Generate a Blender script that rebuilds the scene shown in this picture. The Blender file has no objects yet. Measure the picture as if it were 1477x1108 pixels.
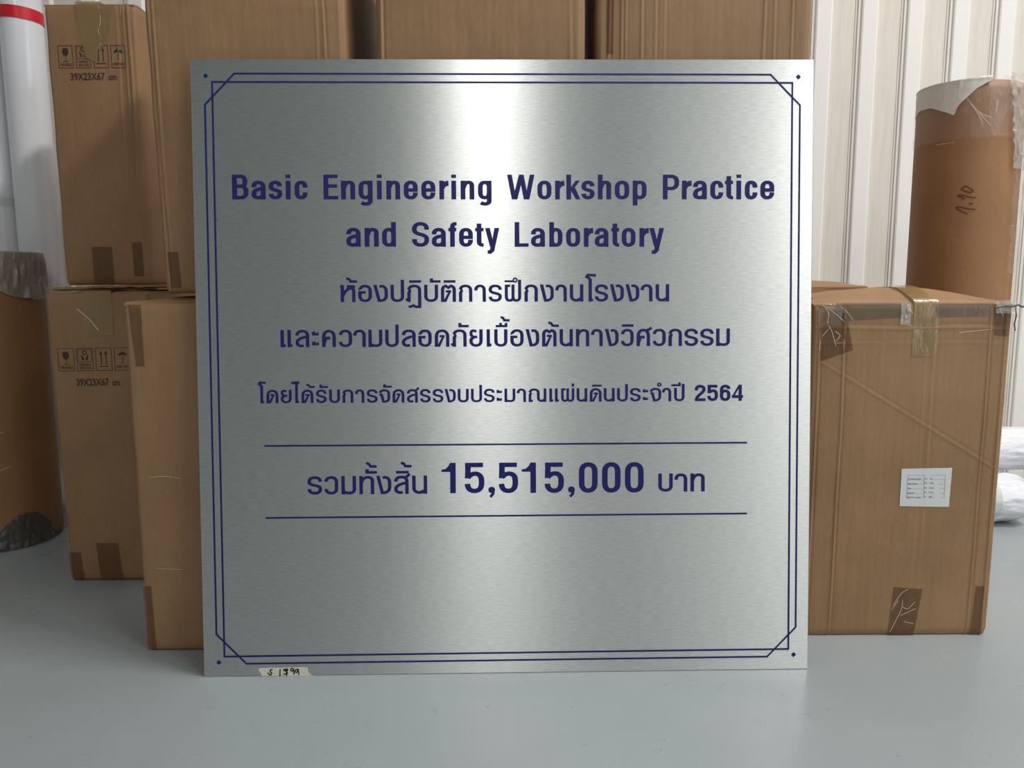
import bpy, bmesh, math, random
from mathutils import Vector, Matrix, noise
random.seed(7)
S = bpy.context.scene
COL = S.collection
PI = math.pi
def rad(a): return a * PI / 180

# ------------------------------------------------------------------ camera
F_PX, TH, ROLL, CAM_H = 1122.4, rad(7.753), rad(-0.232), 0.70085
fwd = Vector((0, math.cos(TH), -math.sin(TH)))
rt0 = Vector((1, 0, 0)); up0 = Vector((0, math.sin(TH), math.cos(TH)))
rt = rt0 * math.cos(ROLL) + up0 * math.sin(ROLL)
up = -rt0 * math.sin(ROLL) + up0 * math.cos(ROLL)
cam_d = bpy.data.cameras.new('camera'); cam = bpy.data.objects.new('camera', cam_d); COL.objects.link(cam)
cam_d.sensor_width = 36; cam_d.lens = 36 * F_PX / 1477; cam_d.clip_start = .05
M = Matrix((rt, up, -fwd)).transposed().to_4x4(); M.translation = (0, 0, CAM_H)
cam.matrix_world = M
S.camera = cam
def ray(px, py): return fwd + rt * ((px - 738.5) / F_PX) - up * ((py - 554) / F_PX)
def at_depth(px, py, Y):            # where a measured edge lies on a vertical plane at distance Y
    d = ray(px, py); return Vector((0, 0, CAM_H)) + d * (Y / d.y)

# ------------------------------------------------------------------ world, lamps, exposure
S.view_settings.view_transform = 'Standard'; S.view_settings.look = 'None'
S.view_settings.gamma = 1; S.view_settings.use_curve_mapping = False
S.view_settings.exposure = 0.0
S.cycles.use_denoising = True
S.cycles.max_bounces = 8; S.cycles.transparent_max_bounces = 16
S.cycles.sample_clamp_indirect = 6
w = bpy.data.worlds.new('world'); S.world = w; w.use_nodes = True
w.node_tree.nodes['Background'].inputs[0].default_value = (.75, .87, 1, 1)
w.node_tree.nodes['Background'].inputs[1].default_value = .6
CEIL = 4.6
def area(name, loc, size, power, color, rot=(0, 0, 0)):
    l = bpy.data.lights.new(name, 'AREA'); l.shape = 'RECTANGLE'; l.size, l.size_y = size
    l.energy = power; l.color = color
    o = bpy.data.objects.new(name, l); COL.objects.link(o); o.location = loc; o.rotation_euler = rot
    return o
# two rows of ceiling battens running away behind the camera
LAMPS = [(0.0, y, 42) for y in (-7.4, -5.6, -3.8)] + [(2.45, y, p) for y, p in ((-7.0, 13), (-5.2, 9), (-3.4, 14), (-1.4, 56), (.7, 158))]
for x, y, p in LAMPS:
    area('batten_light', (x, y, CEIL - .17), (.42, 1.5), p, (1, .975, .93))
# daylight through the open roller door in the wall behind the camera
area('door_daylight', (4.5, -2.6, 1.75), (3.4, 3.2), 60, (.86, .94, 1), (rad(90), 0, rad(90)))

# ------------------------------------------------------------------ helpers
def lin(c):
    c /= 255; return c / 12.92 if c <= .04045 else ((c + .055) / 1.055) ** 2.4
def RGB(r, g, b): return (lin(r), lin(g), lin(b), 1)
def mesh(name, verts, faces, mat=None, parent=None, smooth=False, uv=None):
    me = bpy.data.meshes.new(name); me.from_pydata([tuple(v) for v in verts], [], faces)
    if smooth: me.polygons.foreach_set('use_smooth', [True] * len(me.polygons))
    if uv:
        l = me.uv_layers.new(name='UVMap')
        for lp in me.loops: l.data[lp.index].uv = uv[lp.vertex_index]
    me.update()
    o = bpy.data.objects.new(name, me); COL.objects.link(o)
    if mat: me.materials.append(mat)
    if parent: o.parent = parent
    return o
def tag(o, label=None, cat=None, group=None, kind=None):
    if label: o['label'] = label
    if cat: o['category'] = cat
    if group: o['group'] = group
    if kind: o['kind'] = kind
    return o
def empty(name, loc=(0, 0, 0), rot=(0, 0, 0)):
    o = bpy.data.objects.new(name, None); COL.objects.link(o); o.location = loc; o.rotation_euler = rot
    o.empty_display_size = .1
    return o
def box_geo(x0, x1, y0, y1, z0, z1, V=None, F=None):
    V = [] if V is None else V; F = [] if F is None else F
    n = len(V)
    V += [(x, y, z) for z in (z0, z1) for y in (y0, y1) for x in (x0, x1)]
    F += [tuple(n + i for i in f) for f in ((0, 2, 3, 1), (4, 5, 7, 6), (0, 1, 5, 4), (2, 6, 7, 3), (0, 4, 6, 2), (1, 3, 7, 5))]
    return V, F
def grid_faces(nx, ny, off=0, wrap=False):
    f = []
    for j in range(ny - 1):
        for i in range(nx if wrap else nx - 1):
            i2 = (i + 1) % nx
            f.append((off + j * nx + i, off + j * nx + i2, off + (j + 1) * nx + i2, off + (j + 1) * nx + i))
    return f
def nz3(x, y, z): return noise.noise(Vector((x, y, z)))

# ------------------------------------------------------------------ materials
def new_mat(name):
    m = bpy.data.materials.new(name); m.use_nodes = True
    nt = m.node_tree; return m, nt, nt.nodes['Principled BSDF']
def nd(nt, t, **k):
    n = nt.nodes.new(t)
    for a, b in k.items(): setattr(n, a, b)
    return n
def noise_tex(nt, scale_v, scale, detail=4, coord='Object', rough=.55):
    tc = nd(nt, 'ShaderNodeTexCoord'); mp = nd(nt, 'ShaderNodeMapping'); mp.inputs['Scale'].default_value = scale_v
    n = nd(nt, 'ShaderNodeTexNoise'); n.inputs['Scale'].default_value = scale; n.inputs['Detail'].default_value = detail
    n.inputs['Roughness'].default_value = rough
    nt.links.new(tc.outputs[coord], mp.inputs[0]); nt.links.new(mp.outputs[0], n.inputs['Vector'])
    return n
def ramp(nt, src, stops):
    r = nd(nt, 'ShaderNodeValToRGB'); e = r.color_ramp.elements
    e[0].position, e[0].color = stops[0]; e[1].position, e[1].color = stops[-1]
    for p, c in stops[1:-1]:
        x = e.new(p); x.color = c
    nt.links.new(src, r.inputs[0]); return r
def mixc(nt, a, b, fac, mode='MIX'):
    m = nd(nt, 'ShaderNodeMix', data_type='RGBA', blend_type=mode)
    for inp, v in ((m.inputs[6], a), (m.inputs[7], b), (m.inputs[0], fac)):
        if hasattr(v, 'links') or isinstance(v, bpy.types.NodeSocket): nt.links.new(v, inp)
        else: inp.default_value = v
    return m.outputs[2]
def plain(name, col, rough=.5, metal=0, bump=0, bscale=60, spec=.5, var=.0):
    m, nt, b = new_mat(name)
    b.inputs['Base Color'].default_value = col; b.inputs['Roughness'].default_value = rough
    b.inputs['Metallic'].default_value = metal; b.inputs['Specular IOR Level'].default_value = spec
    if var:
        n = noise_tex(nt, (1, 1, 1), 9, 5)
        r = ramp(nt, n.outputs[0], [(.3, tuple(c * (1 - var) for c in col[:3]) + (1,)), (.7, tuple(min(1, c * (1 + var)) for c in col[:3]) + (1,))])
        nt.links.new(r.outputs[0], b.inputs['Base Color'])
    if bump:
        n = noise_tex(nt, (1, 1, 1), bscale, 4); bp = nd(nt, 'ShaderNodeBump'); bp.inputs['Strength'].default_value = bump
        bp.inputs['Distance'].default_value = .01
        nt.links.new(n.outputs[0], bp.inputs['Height']); nt.links.new(bp.outputs[0], b.inputs['Normal'])
    return m
def cardboard(name, col):
    m, nt, b = new_mat(name)
    k = lambda f, g=1, h=1: (col[0] * f, col[1] * f * g, col[2] * f * h, 1)
    big = noise_tex(nt, (1, 1, 1), 5, 5)
    r = ramp(nt, big.outputs[0], [(.3, k(.86, .98, .96)), (.55, k(1)), (.75, k(1.1, 1.0, 1.0))])
    fib = noise_tex(nt, (1, 1, .35), 240, 3)
    r2 = ramp(nt, fib.outputs[0], [(.3, (.94, .94, .94, 1)), (.7, (1.05, 1.05, 1.05, 1))])
    c = mixc(nt, r.outputs[0], r2.outputs[0], 1.0, 'MULTIPLY')
    st = noise_tex(nt, (1, 1, .05), 40, 3)
    r3 = ramp(nt, st.outputs[0], [(.35, (.98, .975, .97, 1)), (.65, (1.015, 1.015, 1.015, 1))])
    c = mixc(nt, c, r3.outputs[0], 1.0, 'MULTIPLY')
    nt.links.new(c, b.inputs['Base Color'])
    b.inputs['Roughness'].default_value = .58; b.inputs['Specular IOR Level'].default_value = .4
    # fine vertical flutes telegraphing through the liner
    tc = nd(nt, 'ShaderNodeTexCoord'); wv = nd(nt, 'ShaderNodeTexWave', wave_type='BANDS', bands_direction='X')
    wv.inputs['Scale'].default_value = 70; wv.inputs['Distortion'].default_value = .6
    nt.links.new(tc.outputs['Object'], wv.inputs['Vector'])
    n2 = noise_tex(nt, (1, 1, .3), 70, 4)
    ad = nd(nt, 'ShaderNodeMath', operation='ADD'); nt.links.new(wv.outputs['Fac'], ad.inputs[0]); nt.links.new(n2.outputs[0], ad.inputs[1])
    bp = nd(nt, 'ShaderNodeBump'); bp.inputs['Strength'].default_value = .06; bp.inputs['Distance'].default_value = .0005
    nt.links.new(ad.outputs[0], bp.inputs['Height']); nt.links.new(bp.outputs[0], b.inputs['Normal'])
    return m
def film(name, tint, alpha, rough=.12, bump=.6, bscale=35, spec=.8):
    m, nt, b = new_mat(name)
    b.inputs['Base Color'].default_value = tint; b.inputs['Roughness'].default_value = rough
    b.inputs['Alpha'].default_value = alpha; b.inputs['Specular IOR Level'].default_value = spec
    b.inputs['Coat Weight'].default_value = .6 if spec > .5 else .15; b.inputs['Coat Roughness'].default_value = .08
    n = noise_tex(nt, (1, 1, .45), bscale, 5, rough=.6); bp = nd(nt, 'ShaderNodeBump')
    bp.inputs['Strength'].default_value = bump; bp.inputs['Distance'].default_value = .01
    nt.links.new(n.outputs[0], bp.inputs['Height'])
    nt.links.new(bp.outputs[0], b.inputs['Normal']); nt.links.new(bp.outputs[0], b.inputs['Coat Normal'])
    return m

CB = cardboard('kraft_cardboard', RGB(147, 114, 81))
CB_LIFTED = cardboard('lifted_kraft_cardboard', RGB(152, 117, 84))  # kraft tone raised to offset weak light on the upper left box
CB_EDGE = plain('cardboard_cut_edge', RGB(205, 178, 142), .8, bump=.3, bscale=200)
TAPE = film('brown_packing_tape', RGB(92, 58, 36), .42, .3, .2, 30, .3)
TAPE_OLIVE = film('olive_packing_tape', RGB(152, 124, 76), .72, .28, .3, 26)
TAPE_GREY = film('worn_grey_tape', RGB(100, 80, 60), .55, .5, .2, 40)
def clear_film(name, veil, gloss, rough, bump, bscale):
    m, nt, b = new_mat(name); out = nt.nodes['Material Output']
    b.inputs['Base Color'].default_value = RGB(226, 220, 212); b.inputs['Roughness'].default_value = .4
    tr = nd(nt, 'ShaderNodeBsdfTransparent'); gl = nd(nt, 'ShaderNodeBsdfGlossy'); gl.inputs['Roughness'].default_value = rough
    n = noise_tex(nt, (1, 1, .5), bscale, 6, rough=.65); bp = nd(nt, 'ShaderNodeBump'); bp.inputs['Strength'].default_value = bump; bp.inputs['Distance'].default_value = .01
    nt.links.new(n.outputs[0], bp.inputs['Height']); nt.links.new(bp.outputs[0], gl.inputs['Normal'])
    m1 = nd(nt, 'ShaderNodeMixShader'); m1.inputs[0].default_value = veil; nt.links.new(tr.outputs[0], m1.inputs[1]); nt.links.new(b.outputs[0], m1.inputs[2])
    m2 = nd(nt, 'ShaderNodeMixShader'); m2.inputs[0].default_value = gloss; nt.links.new(m1.outputs[0], m2.inputs[1]); nt.links.new(gl.outputs[0], m2.inputs[2])
    nt.links.new(m2.outputs[0], out.inputs['Surface']); return m
CLEAR = clear_film('clear_stretch_film', .03, .06, .08, 1.0, 34)
MILKY = clear_film('milky_film_highlight', .26, .14, .12, 1.0, 40)  # pale veil puts the highlight of bunched film into its colour
HAZY = film('crumpled_hazy_film', RGB(146, 140, 128), .7, .07, 1.0, 44, 1.0)
HAZY_DARK = film('hazy_film_dark_reflection', RGB(62, 62, 58), .72, .14, .9, 34, 1.0)  # film tint darkened to paint its reflection of dark surroundings
WRINKLE_GLINT = plain('film_wrinkle_glint', RGB(215, 200, 180), .3)  # pale strips painting the highlights along film and tape wrinkles
INK = plain('black_box_print', RGB(62, 46, 36), .8)
NAVY = plain('navy_enamel', RGB(24, 26, 92), .45, spec=.3)
TORN = plain('torn_white_paper', RGB(228, 222, 213), .65, bump=.15, bscale=50)
PAPER = plain('white_paper', RGB(205, 208, 208), .6)
LABEL_INK = plain('grey_label_print', RGB(120, 122, 125), .8)
WHITE_VINYL = plain('white_glossy_vinyl', RGB(226, 227, 232), .10)
RED = plain('red_tape', RGB(205, 12, 38), .35)
MASK = plain('masking_tape_paper', RGB(200, 197, 182), .7, bump=.2, bscale=90)
BLACK_PEN = plain('black_marker', RGB(14, 14, 16), .6)
RED_PEN = plain('dark_red_marker', RGB(104, 44, 24), .7)
WRAP_WHITE = film('white_bubble_wrap', RGB(232, 232, 238), 1.0, .2, .7, 30)

# brushed stainless steel: grooves run horizontally, so reflections smear vertically
m, nt, b = new_mat('brushed_steel'); STEEL = m
b.inputs['Metallic'].default_value = 1; b.inputs['Roughness'].default_value = .345
b.inputs['Anisotropic'].default_value = .97; b.inputs['Anisotropic Rotation'].default_value = .25
tg = nd(nt, 'ShaderNodeTangent', direction_type='UV_MAP'); tg.uv_map = 'UVMap'
nt.links.new(tg.outputs[0], b.inputs['Tangent'])
g1 = noise_tex(nt, (60, 1, 560), 1.0, 3); r = ramp(nt, g1.outputs[0], [(.3, RGB(200, 203, 203)), (.7, RGB(221, 224, 223))])
nt.links.new(r.outputs[0], b.inputs['Base Color'])
g2 = noise_tex(nt, (48, 1, 380), 1.0, 3)
bp = nd(nt, 'ShaderNodeBump'); bp.inputs['Strength'].default_value = .10; bp.inputs['Distance'].default_value = .001
nt.links.new(g2.outputs[0], bp.inputs['Height']); nt.links.new(bp.outputs[0], b.inputs['Normal'])
STEEL_EDGE = plain('cut_steel_edge', RGB(120, 122, 122), .4, 1)

# grey epoxy floor with scuffs
m, nt, b = new_mat('grey_epoxy_floor'); FLOOR = m
n = noise_tex(nt, (1, 1, 1), 1.4, 6); r = ramp(nt, n.outputs[0], [(.3, RGB(143, 151, 154)), (.7, RGB(155, 162, 165))])
sc = noise_tex(nt, (1.6, 1, 1), 9, 10, rough=.78); r2 = ramp(nt, sc.outputs[0], [(.70, (0, 0, 0, 1)), (.78, (1, 1, 1, 1))])
c = mixc(nt, r.outputs[0], RGB(182, 188, 188), r2.outputs[0])
sp = noise_tex(nt, (1, 1, 1), 36, 2); r3 = ramp(nt, sp.outputs[0], [(.765, (0, 0, 0, 1)), (.80, (1, 1, 1, 1))])
c = mixc(nt, c, RGB(104, 112, 112), r3.outputs[0])
nt.links.new(c, b.inputs['Base Color'])
rr = ramp(nt, sc.outputs[0], [(.3, (.24, .24, .24, 1)), (.8, (.42, .42, .42, 1))]); nt.links.new(rr.outputs[0], b.inputs['Roughness'])
b.inputs['Specular IOR Level'].default_value = .45
bp = nd(nt, 'ShaderNodeBump'); bp.inputs['Strength'].default_value = .06; bp.inputs['Distance'].default_value = .01
n4 = noise_tex(nt, (1, 1, 1), 14, 5); nt.links.new(n4.outputs[0], bp.inputs['Height']); nt.links.new(bp.outputs[0], b.inputs['Normal'])

# painted steel wall sheet, faint vertical mottling
m, nt, b = new_mat('white_wall_sheet'); WALLM = m
n = noise_tex(nt, (1, 1, .06), 90, 4); r = ramp(nt, n.outputs[0], [(.3, RGB(212, 204, 193)), (.7, RGB(222, 215, 205))])
nt.links.new(r.outputs[0], b.inputs['Base Color']); b.inputs['Roughness'].default_value = .45
RIB_LIT = plain('lit_wall_rib', RGB(236, 232, 228), .35)  # sheet white made paler in colour where ribs catch the light
PLASTER = plain('grey_painted_wall', RGB(180, 181, 180), .7)
CEILM = plain('white_ceiling_panel', RGB(200, 201, 200), .8)
DARKM = plain('dark_steel', RGB(60, 62, 64), .5)

# ------------------------------------------------------------------ room shell
X0, X1, YB, YF = -4.2, 4.6, 2.5, -9.0
V, F = box_geo(X0 - .1, X1 + .1, YF - .1, YB + .14, -.1, 0); tag(mesh('floor', V, F, FLOOR), kind='structure')
V, F = box_geo(X0 - .1, X1 + .1, YF - .1, YB + .14, CEIL, CEIL + .1); ceil_ = tag(mesh('ceiling', V, F, CEILM), kind='structure')
V, F = box_geo(X0 - .1, X0, YF, YB, 0, CEIL); tag(mesh('wall_left', V, F, PLASTER), kind='structure')
V, F = box_geo(X1, X1 + .1, YF, -4.4, 0, CEIL); box_geo(X1, X1 + .1, -.8, YB, 0, CEIL, V, F); box_geo(X1, X1 + .1, -4.4, -.8, 3.4, CEIL, V, F)
tag(mesh('wall_right', V, F, PLASTER), kind='structure')
V, F = box_geo(X0, X1, YF - .1, YF, 0, CEIL); tag(mesh('wall_front', V, F, PLASTER), kind='structure')
V, F = box_geo(X0, X1, YB + .045, YB + .14, 0, CEIL); wb = tag(mesh('wall_back', V, F, PLASTER), kind='structure')
PER = .1395
rib_x = at_depth(1453.5, 0, YB).x
k0 = math.floor((X0 - rib_x) / PER) + 1; k1 = math.floor((X1 - rib_x) / PER)
prof = [(-PER + .030, .012), (-.052, .012), (-.048, .016), (-.044, .012), (-.040, .012), (-.036, .006), (-.031, .006), (-.026, -.016), (-.020, -.019), (.020, -.019), (.026, -.016), (.030, .012)]
pv = []; pf = []; rv = []; rf = []
def prof_mesh(name, pts, mat):
    vs = [(x, y, z) for z in (0, CEIL - .005) for x, y in pts]; n = len(pts)
    vs += [(x, .044, z) for z in (0, CEIL - .005) for x in (pts[0][0], pts[-1][0])]
    fs = [(i, i + 1, n + i + 1, n + i) for i in range(n - 1)]
    me = bpy.data.meshes.new(name); me.from_pydata(vs[:2 * n], [], fs); me.materials.append(mat); return me
me_p = prof_mesh('wall_panel', [(-PER + .027, .004), (-.044, .004), (-.042, .0062), (-.040, .004), (-.034, .004)], WALLM)
me_r = prof_mesh('panel_rib', [(-.034, .004), (-.033, .000), (-.027, -.001), (-.024, -.006), (-.020, -.008), (.021, -.008), (.025, -.005), (.0262, .002), (.027, .004)], RIB_LIT)
for k in range(k0, k1 + 1):
    for nm, me in (('wall_panel', me_p), ('panel_rib', me_r)):
        o = bpy.data.objects.new(nm, me); COL.objects.link(o); o.parent = wb; o.location = (rib_x + k * PER, YB, .002)
# ceiling battens: housing the lamps
for i, (x, y, p) in enumerate(LAMPS):
    V, F = box_geo(x - .23, x + .23, y - .8, y + .8, CEIL - .16, CEIL); mesh('lamp_housing', V, F, CEILM, ceil_)

# ------------------------------------------------------------------ stroke lettering
class Pen:
    """draws bold condensed letters as flat ribbons; x,y in metres on the plate"""
    def __init__(s): s.V = []; s.F = []
    def box(s, x0, y0, w, h, sw, sh, cap):
        s.x0, s.y0, s.W, s.H, s.sw, s.sh, s.C = x0, y0, w, h, sw, sh, cap
    def X(s, u): return s.sw / 2 + u * (s.W - s.sw)
    def Y(s, v, H=None):
        H = H or s.H; return s.sh / 2 + v * (H - s.sh)
    def poly(s, pts):
        n = len(s.V); s.V += [(s.x0 + a, s.y0 + c) for a, c in pts]; s.F.append(tuple(range(n, n + len(pts))))
    def rect(s, xa, ya, xb, yb): s.poly([(xa, ya), (xb, ya), (xb, yb), (xa, yb)])
    def stem(s, xc, ya, yb, w=None):
        w = w or s.sw; s.rect(xc - w / 2, ya, xc + w / 2, yb)
    def bar(s, xa, xb, yc, h=None):
        h = h or s.sh; s.rect(xa, yc - h / 2, xb, yc + h / 2)
    def ribbon(s, P, sw=None, sh=None, closed=False):
        sw = sw or s.sw; sh = sh or s.sh
        Q = [P[0]]
        for p in P[1:]:
            if math.hypot(p[0] - Q[-1][0], p[1] - Q[-1][1]) > 1e-6: Q.append(p)
        def rev(a, b2, c): return (b2[0] - a[0]) * (c[0] - b2[0]) + (b2[1] - a[1]) * (c[1] - b2[1]) < 0
        if not closed:
            while len(Q) > 3 and rev(Q[0], Q[1], Q[2]) and math.hypot(Q[1][0] - Q[0][0], Q[1][1] - Q[0][1]) < sh: Q.pop(0)
            while len(Q) > 3 and rev(Q[-1], Q[-2], Q[-3]) and math.hypot(Q[-1][0] - Q[-2][0], Q[-1][1] - Q[-2][1]) < sh: Q.pop()
        n = len(Q); base = len(s.V); L = []; R = []
        for i in range(n):
            a = Q[i - 1] if (i > 0 or closed) else Q[i]; c = Q[(i + 1) % n] if (i < n - 1 or closed) else Q[i]
            def un(p, q):
                d = math.hypot(q[0] - p[0], q[1] - p[1]) or 1; return ((q[0] - p[0]) / d, (q[1] - p[1]) / d)
            if a is Q[i]: t = un(Q[i], c); k = 1
            elif c is Q[i]: t = un(a, Q[i]); k = 1
            else:
                t1 = un(a, Q[i]); t2 = un(Q[i], c); t = (t1[0] + t2[0], t1[1] + t2[1]); l = math.hypot(*t) or 1
                t = (t[0] / l, t[1] / l); k = min(1.5, 1 / max(.5, t[0] * t2[0] + t[1] * t2[1]))
            nx, ny = -t[1] * k, t[0] * k
            L.append((Q[i][0] + nx * sw / 2, Q[i][1] + ny * sh / 2)); R.append((Q[i][0] - nx * sw / 2, Q[i][1] - ny * sh / 2))
        for l, r_ in zip(L, R): s.V += [(s.x0 + l[0], s.y0 + l[1]), (s.x0 + r_[0], s.y0 + r_[1])]
        for i in range(n if closed else n - 1):
            j = (i + 1) % n
            s.F.append((base + 2 * i + 1, base + 2 * j + 1, base + 2 * j, base + 2 * i))
def arc(cx, cy, rx, ry, a0, a1, n=9, p=2.35):
    out = []
    for i in range(n + 1):
        a = rad(a0 + (a1 - a0) * i / n); c, s_ = math.cos(a), math.sin(a)
        out.append((cx + rx * math.copysign(abs(c) ** (2 / p), c), cy + ry * math.copysign(abs(s_) ** (2 / p), s_)))
    return out
def bez(a, b, c, d, n=12):
    return [tuple((1 - t) ** 3 * a[k] + 3 * (1 - t) ** 2 * t * b[k] + 3 * (1 - t) * t * t * c[k] + t ** 3 * d[k] for k in (0, 1)) for t in [i / n for i in range(n + 1)]]
def hull(xa, xb, yb, yt, r):       # closed rounded loop
    m_ = (xa + xb) / 2; h = (xb - xa) / 2
    return arc(m_, yt - r, h, r, 0, 90) + arc(m_, yt - r, h, r, 90, 180)[1:] + arc(m_, yb + r, h, r, 180, 270) + arc(m_, yb + r, h, r, 270, 360)[1:]
def cup(xa, ya, xb, yb, y0, r):    # down at xa, round the bottom, up at xb
    m_ = (xa + xb) / 2; h = (xb - xa) / 2
    return [(xa, ya)] + arc(m_, y0 + r, h, r, 180, 270) + arc(m_, y0 + r, h, r, 270, 360)[1:] + [(xb, yb)]
def dome(xa, ya, xb, yb, y1, r):
    m_ = (xa + xb) / 2; h = (xb - xa) / 2
    return [(xa, ya)] + arc(m_, y1 - r, h, r, 180, 90) + arc(m_, y1 - r, h, r, 90, 0)[1:] + [(xb, yb)]
def s_curve(g, H, ta=.70, tb=.30):
    a, b_ = g.X(0), g.X(1); m_ = (a + b_) / 2; h = (b_ - a) / 2; t, bt = g.Y(1, H), g.Y(0, H); r1 = H * .25 - g.sh * .1; u, l = t - r1, bt + r1
    return [(b_, H * ta)] + arc(m_, u, h, r1, 12, 90) + arc(m_, u, h, r1, 90, 180)[1:] + bez((a, u), (a, u - .24 * H), (b_, l + .24 * H), (b_, l), 14)[1:] \
        + arc(m_, l, h, r1, 0, -90)[1:] + arc(m_, l, h, r1, -90, -168)[1:] + [(a, H * tb)]
def G_bowlcap(g, two):
    C = g.C; a = g.X(0); g.stem(a, 0, C); ym = C * (.53 if two else .44)
    xr = g.X(.92 if two else 1); t = g.Y(1, C)
    def bowl(xr, y0, y1):
        r_ = (y1 - y0) / 2; cx = xr - r_ * .95
        g.ribbon([(a, y1), (cx, y1)] + arc(cx, (y0 + y1) / 2, xr - cx, r_, 90, 0)[1:] + arc(cx, (y0 + y1) / 2, xr - cx, r_, 0, -90)[1:] + [(a, y0)])
    bowl(xr, ym, t)
    if two: bowl(g.X(1), g.Y(0, C), ym)
def kho(g, tick=False):            # the shape shared by two Thai letters
    H = g.H; g.ribbon(dome(g.X(0), 0, g.X(1), 0, g.Y(1), H * .38)); g.bar(g.X(0), g.W * .60, H * .52, g.sh * 1.1)
    g.ribbon([(g.X(0) + g.sw * .2, H * .12), (g.X(0) + g.sw * .75, H * .48)], g.sw * .5)
    if tick: g.ribbon([(g.W * .74, H * .93), (g.W * .92, H * .95), (g.W * 1.10, H * 1.07)], g.sw * .8, g.sh)
def kai(g, xr=None, foot=0, leg=0):
    H = g.H; xr = xr or g.X(1); a = g.X(0)
    g.ribbon([(a + g.sw * .05, 0), (a + g.sw * .05, H * .52), (a + g.sw * .3, H * .64), (a - g.sw * .02, H * .76)] + dome(a, H * .78, xr, leg, g.Y(1), H * .26)[1:])
    if foot < 0: g.ribbon([(a, g.sh * .55), (a - g.sw * .55, g.sh * .75), (a - g.sw * .8, g.sh * 1.3)], g.sw * .6, g.sh * .9)
    if foot > 0: g.bar(a, a + g.sw * 1.1, g.sh * .5)
def laa(g, tick=False):
    H = g.H; a, b_ = g.X(0), g.X(1)
    g.ribbon([(a, H * .70)] + dome(a, H * .72, b_, 0, g.Y(1), H * .25)[1:])
    g.ribbon([(b_, H * .62), (g.X(.6), H * .56), (g.X(.3), H * .50)] + arc(g.X(.42), H * .27, g.X(.42) - a, H * .27 - g.sh / 2, 130, 270) + [(g.X(.62), g.sh * .7)])
    if tick: g.ribbon([(g.W * .78, H * .90), (g.W * .94, H * .98), (g.W * 1.08, H * 1.10)], g.sw * .8, g.sh)
def pho(g, right):
    H = g.H; a, b_ = g.X(0), g.X(1); m_ = (a + b_) / 2; w_ = g.sw * .92
    g.ribbon(cup(a, H, m_, H, g.Y(0), H * .22), w_); g.ribbon(cup(m_, H, b_, right, g.Y(0), H * .22), w_)
    g.bar(a, a + g.sw * 1.15, H - g.sh / 2)
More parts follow.
